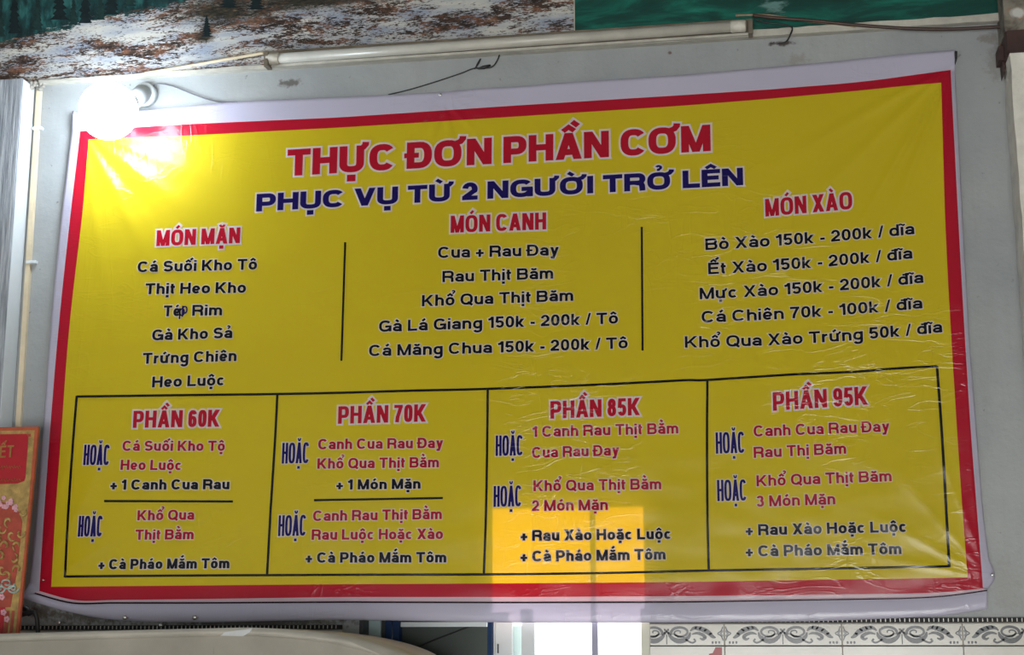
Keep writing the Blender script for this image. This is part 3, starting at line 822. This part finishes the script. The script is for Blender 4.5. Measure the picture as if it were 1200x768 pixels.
lettering('THỰC ĐƠN PHẦN CƠM', 336, 833, 206.5, 177, 31, RED, 9.2, 7.2, 2.2, e=2.6, gap=.08)
lettering('PHỤC VỤ TỪ 2 NGƯỜI TRỞ LÊN', 300, 871, 248, 217, 20.5, NAVY, 7.0, 4.9, 1.8, e=2.6, gap=.08)
HEAD = [('MÓN MẶN', 183, 281, 288.5, 285, 18.5), ('MÓN CANH', 528, 640, 273, 269, 20), ('MÓN XÀO', 897, 999, 254, 245, 20.5),
        ('PHẦN 60K', 155.5, 257, 501.7, 500.3, 20), ('PHẦN 70K', 396, 499, 497, 494.3, 20.5), ('PHẦN 85K', 645, 750, 491, 486.7, 20.5), ('PHẦN 95K', 906, 1017, 481.7, 474.3, 21.5)]
for a in HEAD: lettering(*a, RED, 4.4, 3.7, 1.9, e=2.9, gap=.12)
for a in [(97.3, 127.7, 545.3, 545.3, 24), (91, 119.3, 629.3, 629, 24.5), (330, 361.7, 543.7, 543, 24.5), (325.7, 358.3, 628.7, 628, 24.5),
          (580.7, 612.7, 534.7, 534, 24), (578.3, 611, 594.3, 593.6, 24.5), (839, 872.7, 532, 531, 25), (840.7, 875, 587.7, 587, 25)]:
    lettering('HOẶC', *a, NAVY, 2.8, 3.0, 0.9, e=3.0, gap=.10)
BODY = [('Cá Suối Kho Tô', 161, 301, 319.3, 316, 12.8, 0), ('Thịt Heo Kho', 170, 288, 345, 343.3, 12.8, 0), ('Té', 191.5, 211, 371, 370.6, 12.8, 0), ('Rim', 225, 260, 370.3, 369.7, 12.8, 0),
        ('Gà Kho Sả', 178, 272, 399.3, 396.3, 12.8, 0), ('Trứng Chiên', 167, 277, 426.7, 423.3, 12.8, 0), ('Heo Luộc', 178, 263, 454.3, 451.7, 12.8, 0),
        ('Cua + Rau Đay', 513.3, 655, 302.7, 299.3, 13.3, 0), ('Rau Thịt Băm', 518.3, 648.3, 331, 326.7, 13.3, 0), ('Khổ Qua Thịt Băm', 494.3, 671.7, 359.3, 352.7, 13.3, 0),
        ('Gà Lá Giang 150k - 200k / Tô', 444, 724.3, 389.3, 379.3, 13.3, 0), ('Cá Măng Chua 150k - 200k / Tô', 432.3, 735.7, 417.7, 408.3, 13.3, 0.5),
        ('Bò Xào 150k - 200k / dĩa', 826.7, 1071.7, 293.3, 274.5, 13.5, 1.5), ('Ết Xào 150k - 200k / đĩa', 830, 1069.3, 321.7, 303, 13.5, 1.8), ('Mực Xào 150k - 200k / đĩa', 820, 1082.3, 351, 331.5, 13.5, 2),
        ('Cá Chiên 70k - 100k / đĩa', 822.3, 1081, 378.3, 361.5, 13.5, 2), ('Khổ Qua Xào Trứng 50k / đĩa', 802.7, 1104.3, 407.7, 389.5, 13.5, 3.5),
        ('+ 1 Canh Cua Rau', 129, 268.7, 574.3, 573.7, 12, 0), ('+ Cà Pháo Mắm Tôm', 115, 268.7, 667.7, 666.3, 12, 0), ('+ 1 Món Mặn', 394, 492.7, 574.3, 573, 12, 0),
        ('+ Cà Pháo Mắm Tôm', 358, 523, 659.9, 659.5, 12.3, 0), ('+ Rau Xào Hoặc Luộc', 610, 786.7, 634.3, 632, 12.6, 0), ('+ Cà Pháo Mắm Tôm', 610, 780, 658.7, 656, 12.6, 0),
        ('+ Rau Xào Hoặc Luộc', 874, 1062.7, 628, 623.7, 13, 0), ('+ Cà Pháo Mắm Tôm', 874, 1056.7, 652.7, 649.7, 13, 0)]
for a in BODY: lettering(*a[:6], BLK, 3.2, 2.6, 0.9, a[6], gap=.13)
lettering('p', 209.5, 216.5, 370.8, 370.6, 12.8, BLK, 1.9, 1.7, 0.5)
lettering('p', 212.8, 219.6, 368.0, 368.0, 12.8, NAVY, 1.9, 1.7, 0.0, lift=0.0020)
LOW = [('Cá Suối Kho Tộ', 143.3, 263.3, 528.7, 528.7, 12), ('Heo Luộc', 141, 212.7, 551, 551.3, 12), ('Khổ Qua', 160.7, 227.3, 610.3, 609.3, 12), ('Thịt Bằm', 158.3, 226.7, 633, 632.3, 12),
       ('Canh Cua Rau Đay', 372.7, 519.3, 527, 525.3, 12.3), ('Khổ Qua Thịt Bằm', 371.7, 514.3, 549.7, 548, 12.3), ('Canh Rau Thịt Bằm', 366.7, 517.7, 611, 608.7, 12.3), ('Rau Luộc Hoặc Xào', 365, 519, 633, 632, 12.3),
       ('1 Canh Rau Thịt Bằm', 624, 795, 512.5, 508.3, 12.8), ('Cua Rau Đay', 623.3, 725.7, 537, 534, 12.8), ('Khổ Qua Thịt Bằm', 625, 775, 576, 573.7, 12.8), ('2 Món Mặn', 623.3, 712.3, 599.3, 598, 12.8),
       ('Canh Cua Rau Đay', 883.3, 1042.7, 512, 506, 13), ('Rau Thị Băm', 883.3, 991.7, 537, 532, 13), ('Khổ Qua Thịt Băm', 886.7, 1045, 570.3, 564.3, 13), ('3 Món Mặn', 886.7, 979, 594.3, 591.3, 13)]
for a in LOW: lettering(*a, DRED, 2.9, 2.4, 0.8, gap=.13)

# ------------------------------------------------------------------ nails that carry the banner and screws below it
def nail(px, py, Y, r, label, group='nails around the banner edge', ln=0.02):
    n = empty('nail', P(px, py, Y), label, 'nail', group)
    b = bmesh.new(); c = P(px, py, Y); ball(b, c, r, 12, (1, 0.6, 1)); obj('head', b, M['nail'], n, True)
    b = bmesh.new(); tube(b, [c, c+Vector((0, -Y, 0))], r*0.4, 6); obj('shank', b, M['nail'], n, True)
nail(146, 724, -0.045, 0.0055, 'silver domed nail below the banner bottom edge, left of the middle')
nail(228, 724, -0.045, 0.006, 'large silver domed nail through the bottom banner edge, right of the others')
nail(188, 733, -0.03, 0.005, 'small silver nail just under the banner between two larger nails')
nail(69, 730, -0.03, 0.005, 'silver nail above the mosaic strip near the red calendar')
nail(1163, 674, -0.028, 0.004, 'small silver nail at the bottom right corner of the banner')
nail(516, 111, -0.03, 0.0035, 'small nail pinning the top edge of the banner in the middle')
nail(50.5, 680, -0.035, 0.0025, 'tiny nail at the bottom left corner of the red border')
b = bmesh.new(); prism(b, ppx([(1119, 59.5), (1122, 60), (1121.5, 69), (1119.5, 69)], -0.034), 0.034); tag(obj('clip', b, M['blackrub']), 'small black clip at the top right corner of the banner', 'clip')

# ------------------------------------------------------------------ glowing bulb
gm, gnt, gb = newmat('glowing_bulb_glass')
gb.inputs['Base Color'].default_value = (0.95, 0.95, 0.95, 1)
gb.inputs['Emission Color'].default_value = (0.78, 0.89, 1.0, 1)
gb.inputs['Emission Strength'].default_value = 35.0
bc = P(127, 130, -0.16)
R_B = 34.0/FPX*(bc-CAMPOS).dot(FW)
bulb = empty('light_bulb', bc, 'glowing white globe bulb at the top left corner of the banner', 'light bulb')
b = bmesh.new(); ball(b, bc, R_B, 32); obj('globe', b, gm, bulb, True)
sock = P(172, 113, 0.0)
dv = (sock-bc).normalized()
b = bmesh.new(); tube(b, [bc+dv*R_B*0.93, bc+dv*(R_B*1.1), bc+dv*(R_B*1.1+0.02), bc+dv*(R_B+0.045)], 0.02, 20, [0.034, 0.030, 0.022, 0.020]); obj('collar', b, M['whiteframe'], bulb, True)
b = bmesh.new(); tube(b, [bc+dv*(R_B+0.04), sock+Vector((0, -0.022, 0))], 0.021, 20, [0.021, 0.024]); obj('socket', b, M['whiteframe'], bulb, True)
b = bmesh.new(); tube(b, [sock+Vector((0, -0.024, 0)), sock+Vector((0, -0.02, 0)), sock], 0.03, 24, [0.022, 0.030, 0.030]); obj('ceiling_rose', b, M['whiteframe'], bulb, True)

# ------------------------------------------------------------------ cables
def cable(pts, Y, r, m, label, name='cable', cat='cable'):
    s = spl([(x, y, (Y if len(q) < 3 else q[2])) for q in pts for x, y in [q[:2]]], 8)
    b = bmesh.new(); tube(b, [P(x, y, yy) for x, y, yy in s], r, 8)
    return tag(obj(name, b, m, None, True), label, cat)
cable([(180, 112, -0.02), (180, 101), (188, 98), (205, 102), (225, 110), (245, 117), (262, 120), (278, 119.5)], -0.008, 0.0016, M['greywire'], 'thin grey wire running right from the glowing bulb socket over the wall')
cable([(455, 111), (480, 105), (510, 96), (540, 86), (556, 80), (575, 79), (582, 72), (586, 63), (589, 62)], -0.010, 0.0016, M['blackrub'], 'thin black wire hanging from the lamp down to the top banner edge')
cable([(556, 81), (561, 74), (563, 69), (558, 79), (566, 80), (574, 77)], -0.012, 0.0016, M['blackrub'], 'small black wire loop beside the hanging black wire')
b = bmesh.new(); tube(b, [P(560, 80.5, -0.013), P(567, 79, -0.014), P(575, 76.5, -0.013)], 0.004, 8, [0.002, 0.005, 0.0025]); tag(obj('tape_joint', b, M['blackrub'], None, True), 'black taped joint on the wire above the banner', 'tape')
cable([(882, 18), (910, 21), (950, 24), (1000, 29), (1040, 32), (1080, 34), (1120, 34), (1178, 31)], -FD-0.014, 0.0042, M['brownwire'], 'brown cable from the tube lamp to the right column')
cable([(862, 18), (900, 18), (940, 24), (980, 28), (1003, 31)], -FD-0.012, 0.003, M['tanwire'], 'tan cable lying along the brown cable under the green poster')
cable([(884, 22), (900, 27), (915, 28), (928, 32), (926, 41), (921, 49), (912, 51)], -0.062, 0.002, M['blackrub'], 'short black wire dropping from the right end of the tube lamp')
cable([(170, 86), (200, 81), (240, 74), (280, 67), (309, 62)], -FD-0.008, 0.0042, M['conduit'], 'cream cable rising along the snowy poster to the tube lamp')
# vertical conduit on the left
cd = empty('wall_conduit', P(30, 400, -0.012), 'cream vertical cable conduit between pilaster and banner', 'conduit')
b = bmesh.new()
xq = P(41, 120, 0).x
p0, p1 = P(45, 104, -0.010), P(21, 492, -0.010)
p2 = p1+(p1-p0)*0.9
prism(b, [p0+Vector((-0.006, 0, 0)), p0+Vector((0.006, 0, 0)), p2+Vector((0.007, 0, 0)), p2+Vector((-0.007, 0, 0))], 0.010, 0.001); obj('duct', b, M['conduit'], cd)
for (x, y) in ((36, 307), (43, 150)):
    b = bmesh.new(); c = P(x, y, -0.013); box(b, c.x-0.013, c.x+0.013, -0.0135, 0, c.z-0.004, c.z+0.004, 0.001); obj('clip', b, M['whiteframe'], cd)
b = bmesh.new(); ba = P(38, 106, -0.016); 
for k in range(14):
    q = P(34+rr.uniform(0, 18), 97+rr.uniform(0, 8), -FD-0.004); ball(b, q, rr.uniform(0.003, 0.007), 8)
tag(obj('plaster_lump', b, M['grout'], None, True), 'crumbled plaster lump at the top of the vertical conduit', 'plaster')

# ------------------------------------------------------------------ fluorescent tube lamp
FL = -FD-0.0155
lamp = empty('tube_lamp', P(600, 52, FL), 'long unlit fluorescent tube lamp mounted under the posters', 'lamp')
b = bmesh.new()
prism(b, ppx([(309, 60), (882, 21.5), (882.5, 39), (309, 78)], FL), 0.010, 0.0015)
obj('housing', b, M['lampbody'], lamp)
a0, a1 = P(328, 68.5, FL-0.016), P(856, 31.5, FL-0.016)
ax = (a1-a0).normalized()
b = bmesh.new(); tube(b, [a0, a1], 0.0125, 20); obj('tube', b, M['tube'], lamp, True)
def cap_(c, d, nm):
    b = bmesh.new(); tube(b, [c, c+d*0.004, c+d*0.032, c+d*0.036], 0.015, 20, [0.0125, 0.0145, 0.0145, 0.012]); o = obj(nm, b, M['tubecap'], lamp, True); return o
cap_(a0, -ax, 'end_cap'); cap_(a1, ax, 'end_cap')
for (x0, x1) in ((309, 314), (877, 882)):
    b = bmesh.new()
    yt = lambda x: 60-(x-309)*0.0672
    prism(b, ppx([(x0, yt(x0)+1), (x1, yt(x1)+1), (x1, yt(x1)+17), (x0, yt(x0)+17)], FL-0.030), 0.03, 0.001)
    obj('lamp_holder', b, M['lampbody'], lamp)
b = bmesh.new(); prism(b, ppx([(311, 76), (882, 38), (882, 40.5), (311, 79)], FL-0.006), 0.006); obj('lower_lip', b, M['trim'], lamp)

# ------------------------------------------------------------------ red calendar standing on the box
CY = -0.16
M['calred'] = mat('calendar_red', (0.40, 0.006, 0.016), 0.5, 0.08, 30, 0.05)
M['calorange'] = mat('calendar_orange_red', (0.36, 0.055, 0.03), 0.5, 0.25, 60, 0.05)
M['calgold'] = mat('calendar_gold', (0.40, 0.26, 0.08), 0.4, 0.35, 70, 0.1)
M['calgoldline'] = mat('calendar_gold_ink', (0.32, 0.15, 0.04), 0.4, 0.25, 70, 0.0)
M['calpink'] = mat('calendar_pink', (0.66, 0.34, 0.40), 0.5, 0.25, 80, 0.0)
M['calteal'] = mat('calendar_pale_teal', (0.36, 0.44, 0.40), 0.5, 0.3, 60, 0.0)
M['calframe'] = mat('calendar_frame', (0.45, 0.09, 0.04), 0.45, 0.15, 60, 0.05)
cal = empty('wall_calendar', P(0, 742, CY), 'red and gold new year calendar board leaning at the lower left corner', 'calendar')
XB = -70
b = bmesh.new(); prism(b, ppx([(XB, 502.5), (45, 500), (21.5, 743), (XB, 744)], CY), 0.008, 0.001); obj('board', b, M['calframe'], cal)
def cpoly(pts, z, m, nm):
    b = bmesh.new(); prism(b, ppx(pts, CY-z), 0.0012); return obj(nm, b, M[m], cal)
cpoly([(XB, 506.5), (40.5, 504.5), (35, 572), (28, 650), (18, 742), (XB, 742)], 0.0012, 'calgold', 'gold_panel')
cpoly([(XB, 510), (36, 508.5), (36, 512), (30, 512), (XB, 512)], 0.0020, 'calorange', 'upper_stripe')
cpoly([(XB, 511), (31, 509), (33, 512), (32.6, 520), (29.5, 560), (28, 564), (20, 567), (XB, 570)], 0.0024, 'calred', 'red_panel')
cpoly([(XB, 590), (0, 588), (12, 591), (22, 600), (26, 612), (20, 668), (12, 712), (XB, 715)], 0.0024, 'calorange', 'scene_panel')
cpoly([(XB, 712), (6, 712), (3, 742), (XB, 742)], 0.0028, 'calred', 'lower_red_panel')
cpoly([(7, 716), (11, 716), (8, 742), (4, 742)], 0.0028, 'calorange', 'lower_stripe')
cpoly([(14, 716), (17, 716), (14, 742), (11, 742)], 0.0028, 'calorange', 'lower_stripe')
for k in range(13):      # gold scrolls, pink blossom, teal cloud
    x, y = [(2, 620), (14, 628), (20, 640), (6, 640), (0, 652), (16, 655), (24, 625), (3, 668), (10, 612), (20, 668), (8, 676), (-4, 632), (26, 600)][k]
    pts = []
    for i in range(15):
        a = i/14*4.6+k; r_ = 5.5*(1-i/20)
        pts.append((x+r_*math.cos(a), y+r_*1.2*math.sin(a)))
    b = bmesh.new(); tube(b, [P(px, py, CY-0.0036) for px, py in pts], 0.0016, 5, [0.0006+0.0030*math.sin(math.pi*min(1, (i+1)/15)) for i in range(15)]); obj('gold_scroll', b, M['calgold'], cal, True)
for k in range(12):
    b = bmesh.new(); q = (rr.uniform(-3, 22), rr.uniform(582, 598)+0.0)
    q = (q[0], 580+q[0]*0.45+rr.uniform(0, 12))
    for i in range(5):
        a = i*2*math.pi/5
        ball(b, P(q[0]+1.6*math.cos(a), q[1]+1.6*math.sin(a), CY-0.0036), 0.0028, 8, (1, 0.3, 1))
    obj('blossom', b, M['calpink'], cal, True)
for (x, y, r_) in ((8, 684, 9), (15, 690, 7), (-2, 690, 8)):
    pts = []
    for i in range(22):
        a = i/21*9.0; q = r_*(1-i/26)
        pts.append((x+q*math.cos(a), y+q*0.8*math.sin(a)))
    b = bmesh.new(); tube(b, [P(px, py, CY-0.004) for px, py in pts], 0.0022, 6); obj('cloud_scroll', b, M['calteal'], cal, True)
for (x, y) in ((2, 700), (4, 718), (8, 726)):
    b = bmesh.new()
    for i in range(5):
        a = i*2*math.pi/5; ball(b, P(x+2.2*math.cos(a), y+2.2*math.sin(a), CY-0.0040), 0.0035, 8, (1, 0.3, 1))
    obj('blossom', b, M['calpink'], cal, True)
cplace = lambda x, y, z: P(x, y, CY-z)
lettering('TẾT', -10, 15.5, 537, 536, 14, M['calgoldline'], 2.2, 2.0, 0, place=cplace, parent=cal, lift=0.0046)
for (y, x1_) in ((548, 25), (563.5, 25)):      # illegible fine script
    pts = [(x*0.9-30, y-(x*0.01)+1.8*math.sin(x*1.9)+0.8*math.sin(x*3.1)) for x in range(0, int((x1_+30)/0.9))]
    b = bmesh.new(); tube(b, [P(px, py, CY-0.0044) for px, py in pts], 0.0006, 4); obj('script_line', b, M['calgoldline'], cal)

# ------------------------------------------------------------------ beige box at the lower left
AY = -0.42
out = [(-90, 745.5), (0, 743), (60, 741.5), (150, 739), (230, 737), (290, 735.8), (310, 737), (340, 739), (380, 743.5), (420, 751.5), (450, 761), (470, 771), (490, 786), (500, 812), (503, 1100), (-90, 1100)]
cab = empty('storage_box', P(200, 1000, AY), 'large beige plastic box with rounded lid in the lower left corner', 'box')
lidp = spl(out[:13], 5)
inner = [(x, y+9+2*max(0, (x-300)/160)) for x, y in lidp]
b = bmesh.new()
A = P(0, 0, AY)
top = ppx(lidp, AY-0.006); bo = ppx(inner, AY-0.006)
prism(b, top+bo[::-1], 0.34, 0.002); obj('lid', b, M['beige2'], cab, True)
b = bmesh.new(); bod = [(x, y+8) for x, y in lidp[:-1]]+[(492, 812)]
pb = ppx(bod, AY); pb = pb+[Vector((pb[-1].x, AY, 0.05)), Vector((pb[0].x, AY, 0.05))]
prism(b, pb, 0.33, 0.003); obj('body', b, M['beige'], cab)
b = bmesh.new(); prism(b, ppx([(258, 745.5), (264, 741), (296, 736.8), (293, 741), (285, 746)], AY-0.008), 0.003); obj('tape_strip', b, M['tape'], cab)
b = bmesh.new(); prism(b, ppx([(249, 758), (250.2, 758), (251, 800), (249.5, 800)], AY-0.001), 0.002); obj('seam', b, M['grout'], cab)
for x in (P(-60, 900, AY).x, P(460, 900, AY).x):
    b = bmesh.new(); box(b, x-0.03, x+0.03, AY+0.03, AY+0.30, 0, 0.06, 0.004); obj('foot', b, M['blackrub'], cab)
cable([(22, 722), (32, 719), (40, 718), (43, 724), (44, 734), (45, 750)], -0.10, 0.0055, M['blackrub'], 'thick black cord hanging between the red calendar and the banner corner')
cable([(22, 713), (30, 714), (36, 720)], -0.08, 0.008, M['blackrub'], 'black plug end tucked behind the red calendar')

# ------------------------------------------------------------------ glazed frieze, mosaic strip and tiles under the banner
DZ = -0.0115   # the strip sits a little lower left of the door
def strip(xp0, xp1, dz):
    X0, X1 = P(xp0, 745).x, P(xp1, 745).x
    z_top, z_mid, z_bot = P(900, 725).z+dz, P(900, 731).z+dz, P(900, 757).z+dz
    # grout bed
    b = bmesh.new(); box(b, X0, X1, -0.006, 0.0, 0.0, P(900, 725.5).z+dz); o = obj('grout_bed', b, M['grout'], wall_back)
    b = bmesh.new(); box(b, X0, X1, -0.0085, -0.006, z_mid+0.0008, z_top); ms = obj('mosaic_strip', b, M['blacktile'], wall_back)
    b = bmesh.new(); p = 0.0100; n = int((X1-X0)/p)
    for k in range(n):
        x = X0+k*p+0.004
        zz = z_mid+0.0025+rr.uniform(-.0003, .0003)
        box(b, x-0.0010, x+0.0010, -0.0096, -0.0084, zz, z_top-0.0012)
    tk = obj('mosaic_ticks', b, M['tick'], ms); tk['kind'] = 'stuff'
    return z_mid, z_bot
zm, zb_ = strip(762, 1330, 0.0)
strip(-40, 402, DZ)
def ribbon(b, pts, ws, Y, fx=1.0):
    A, B = [], []
    for i, q in enumerate(pts):
        a, c = pts[max(i-1, 0)], pts[min(i+1, len(pts)-1)]
        tx, tz = c[0]-a[0], c[1]-a[1]; l = math.hypot(tx, tz) or 1
        w = ws[i]*0.66
        A.append(b.verts.new((q[0]-tz/l*w, Y, q[1]+tx/l*w))); B.append(b.verts.new((q[0]+tz/l*w, Y, q[1]-tx/l*w)))
    for i in range(len(pts)-1): b.faces.new((A[i], A[i+1], B[i+1], B[i]))
TW = 0.25
def motif(b, bl, cx, z0, hh, Y):
    """scroll ornament of one frieze tile, drawn from its centre outwards, mirrored"""
    u = hh/25.0     # one photo pixel
    for s in (-1, 1):
        def T(p): return (cx+s*p[0]*u, z0+hh-p[1]*u)
        # big volute
        pts = []
        for i in range(34):
            a = math.radians(200-i*17.5); r_ = 8.2*(1-i/40)
            pts.append((18-0.12*i+r_*1.55*math.cos(a), 10.0-r_*0.92*math.sin(a)))
        ribbon(b, [T(p) for p in pts], [u*(2.6-1.6*i/33) for i in range(34)], Y)
        # lower cup under the volute, from the centre knot
        p = spl([(2, 9), (5, 15), (12, 19.5), (20, 19.5), (27, 15), (29, 9.5)], 5); ribbon(b, [T(q) for q in p], [u*(1.2+3.4*math.sin(math.pi*i/(len(p)-1))) for i in range(len(p))], Y)
        p = spl([(23, 18), (28, 21), (32, 22), (35, 20), (33, 17.5)], 4); ribbon(b, [T(q) for q in p], [u*1.7]*len(p), Y)
        # long acanthus leaf outwards
        p = spl([(29, 8), (34, 4.5), (42, 5.5), (50, 9), (56, 14.5), (60, 16)], 5); ribbon(b, [T(q) for q in p], [u*(1.0+3.6*math.sin(math.pi*min(1, i/(len(p)-1)))) for i in range(len(p))], Y)
        p = spl([(31, 12), (37, 10.5), (43, 12), (47, 15.5), (44, 18), (40.5, 16.5)], 5); ribbon(b, [T(q) for q in p], [u*(1.0+2.2*math.sin(math.pi*i/(len(p)-1))) for i in range(len(p))], Y)
        for q0, q1 in (((40, 6), (43, 2.5)), ((46, 8), (50, 5)), ((35, 5), (37, 1.8)), ((52, 12), (56, 10))):
            ribbon(b, [T(q0), T(((q0[0]+q1[0])/2+.3, (q0[1]+q1[1])/2)), T(q1)], [u*1.6, u*1.4, u*0.2], Y)
        # corner half diamond
        for w_ in (0, 1):
            p = spl([(69, 2.5), (66.5, 8), (62.5, 11), (66.5, 14), (69, 19.5)], 4) if w_ == 0 else [(69, 7.5), (66, 11), (69, 14.5)]
            ribbon(bl if w_ else b, [T(q) for q in p], [u*(1.1 if w_ == 0 else 2.0)]*len(p), Y)
        for k in range(3):
            x, y = 56+4*k, 21.8
            ribbon(b, [T((x-1.3, y)), T((x-0.6, y)), T((x+0.6, y)), T((x+1.3, y))], [u*1.2, u*2.4, u*2.4, u*1.2], Y)
        ribbon(bl, [T((8, 11)), T((14, 15)), T((22, 15.5))], [u*1, u*2, u*1], Y)
    ribbon(b, [(cx, z0+hh-12*u), (cx, z0+hh-24*u)], [u*1.0, u*1.0], Y)
    for a in range(4):
        an = math.radians(45+90*a); ribbon(b, [(cx, z0+hh-8.5*u), (cx+3*u*math.cos(an), z0+hh-8.5*u+3*u*math.sin(an)), (cx+4.6*u*math.cos(an), z0+hh-8.5*u+4.6*u*math.sin(an))], [u*1.2, u*2.2, u*0.3], Y)
def fix(b):
    bmesh.ops.recalc_face_normals(b, faces=b.faces)
    for f in b.faces:
        if f.normal.y > 0: f.normal_flip()
XJ = P(849, 745).x
frieze_h = (zm-zb_)
fh = P(900, 732).z-P(900, 756.5).z
fz0 = P(900, 756.5).z
def tile(x0, x1, z0, z1, name='tile'):
    b = bmesh.new(); box(b, x0, x1, -0.0095, -0.0055, z0, z1, 0.0010)
    return obj(name, b, M['tile'], wall_back)
g = 0.0012
Xlo, Xhi = P(762, 745).x, P(1330, 745).x
Xl2 = P(402, 745).x; Xl1 = P(-40, 745).x
for k in range(-12, 5):
    a, c = XJ+k*TW+g, XJ+(k+1)*TW-g
    cx = (a+c)/2
    for lo, hi, dz in ((Xlo, Xhi, 0.0), (Xl1, Xl2, DZ)):
        A_, C_ = max(a, lo), min(c, hi)
        if C_-A_ < 0.012: continue
        t = tile(A_, C_, fz0+dz, fz0+fh+dz, 'frieze_tile')
        b = bmesh.new(); bl = bmesh.new()
        motif(b, bl, cx, fz0+dz, fh, -0.0100)
        for bb in (b, bl):
            for X_, no in ((A_+0.001, (-1, 0, 0)), (C_-0.001, (1, 0, 0))):
                bmesh.ops.bisect_plane(bb, geom=bb.verts[:]+bb.edges[:]+bb.faces[:], plane_co=(X_, 0, 0), plane_no=no, clear_outer=True)
            fix(bb)
        obj('scroll_print', b, M['ink'], t); obj('scroll_shading', bl, M['inkl'], t)
        # dark rule along the bottom of the frieze
        b = bmesh.new(); box(b, A_, C_, -0.0098, -0.006, fz0+dz-0.0022, fz0+dz-0.0006); obj('rule_line', b, M['blacktile'], t)
        for r_ in range(4):
            z1 = fz0+dz-0.0030-r_*0.40
            tile(A_, C_, max(z1-0.40+2*g, 0.0), z1)
# red figure 1 stuck on the tile below
one = lettering('1', 832.5, 847, 800, 800, 41, M['redplastic'], 8, 6, 0, place=lambda x, y, z: P(x, y, -0.0105-z), parent=None, name='number_sticker', lift=0.0004)
tag(one, 'red number 1 sticker on the white tile below the scroll frieze', 'sticker')

# ------------------------------------------------------------------ window and door leaf in the opening
def vbar(x0, x1, z0, z1, Y0, Y1, m, name, parent, bev=0.001):
    b = bmesh.new(); box(b, P(x0, 748, Y0).x, P(x1, 748, Y0).x, Y0, Y1, z0, z1, bev); return obj(name, b, m, parent)
win = empty('window_1', Vector(((ox1+ox2)/2, 0, 0.9)), 'bright window behind and below the banner', None, None, 'structure')
vbar(693.5, 700, 0.9, zt2, -0.002, 0.012, M['lavframe'], 'mullion', win)
zs_ = P(660, 712).z
vbar(751.5, 761.5, 0.9, zs_, -0.004, 0.03, M['cream'], 'jamb', win)
vbar(611, 626, 0.9, zs_, -0.001, 0.03, M['whiteframe'], 'stile', win)
vbar(580, 600, 0.9, zs_, 0.03, 0.05, M['whiteframe'], 'stile', win)
vbar(571, 576.5, 0.9, zt2, 0.0, 0.03, M['blue'], 'blue_post', win)
vbar(576.5, 580, 0.9, zt2, 0.02, 0.03, M['whiteframe'], 'edge_strip', win)
vbar(600, 611, 0.9, P(600, 734, 0.05).z, 0.05, 0.055, M['teal'], 'side_panel', win)
b = bmesh.new(); box(b, P(583, 755, 0.029).x, P(584.5, 755, 0.029).x, 0.026, 0.03, P(583, 766, .029).z, P(583, 755, .029).z); obj('latch', b, M['blackrub'], win)
gl, gnt2, g2 = newmat('clear_window_glass')
tr = gnt2.nodes.new('ShaderNodeBsdfTransparent'); gs = gnt2.nodes.new('ShaderNodeBsdfGlossy'); gs.inputs['Roughness'].default_value = 0.03
mx = gnt2.nodes.new('ShaderNodeMixShader'); mx.inputs[0].default_value = 0.06
gnt2.links.new(tr.outputs[0], mx.inputs[1]); gnt2.links.new(gs.outputs[0], mx.inputs[2]); gnt2.links.new(mx.outputs[0], gnt2.nodes['Material Output'].inputs['Surface'])
gnt2.nodes.remove(g2)
vbar(626, 693.5, 0.9, zt2, 0.012, 0.015, gl, 'pane', win, 0)
vbar(700, 751.5, 0.9, zt2, 0.012, 0.015, gl, 'pane', win, 0)
door = empty('door_1', Vector(((ox0+ox1)/2, 0.06, 0.0)), 'blue framed dark grey door leaf seen below the banner', None, None, 'structure')
vbar(424.5, 446, 0.0, zt1, 0.05, 0.09, M['teal'], 'frame_post', door)
vbar(446, 451, 0.0, zt1, 0.06, 0.09, M['darkpanel'], 'grey_green_strip', door)  # narrow grey-green strip beside the frame post
vbar(451, 459, 0.0, zt1, 0.04, 0.07, M['blue'], 'stile', door)
vbar(460, 467.5, 0.0, zt1, 0.04, 0.07, M['blue'], 'stile', door)
vbar(466, 572, 0.0, zt1, 0.07, 0.08, M['darkpanel'], 'panel', door)
b = bmesh.new(); box(b, P(467, 733, 0.06).x, P(571, 733, 0.06).x, 0.055, 0.07, P(500, 735, 0.055).z, P(500, 729.5, 0.055).z); obj('top_rail', b, M['whiteframe'], door)
b = bmesh.new(); tube(b, [P(466, 768.5, 0.066), P(510, 750, 0.066), P(549, 735, 0.066)], 0.0016, 6); obj('wire', b, M['blackrub'], door)
b = bmesh.new(); box(b, P(421, 748, -0.002).x, P(425, 748, -0.002).x, -0.004, 0.05, 0.0, zt1, 0.0005); obj('dark_edge', b, M['blackrub'], door)
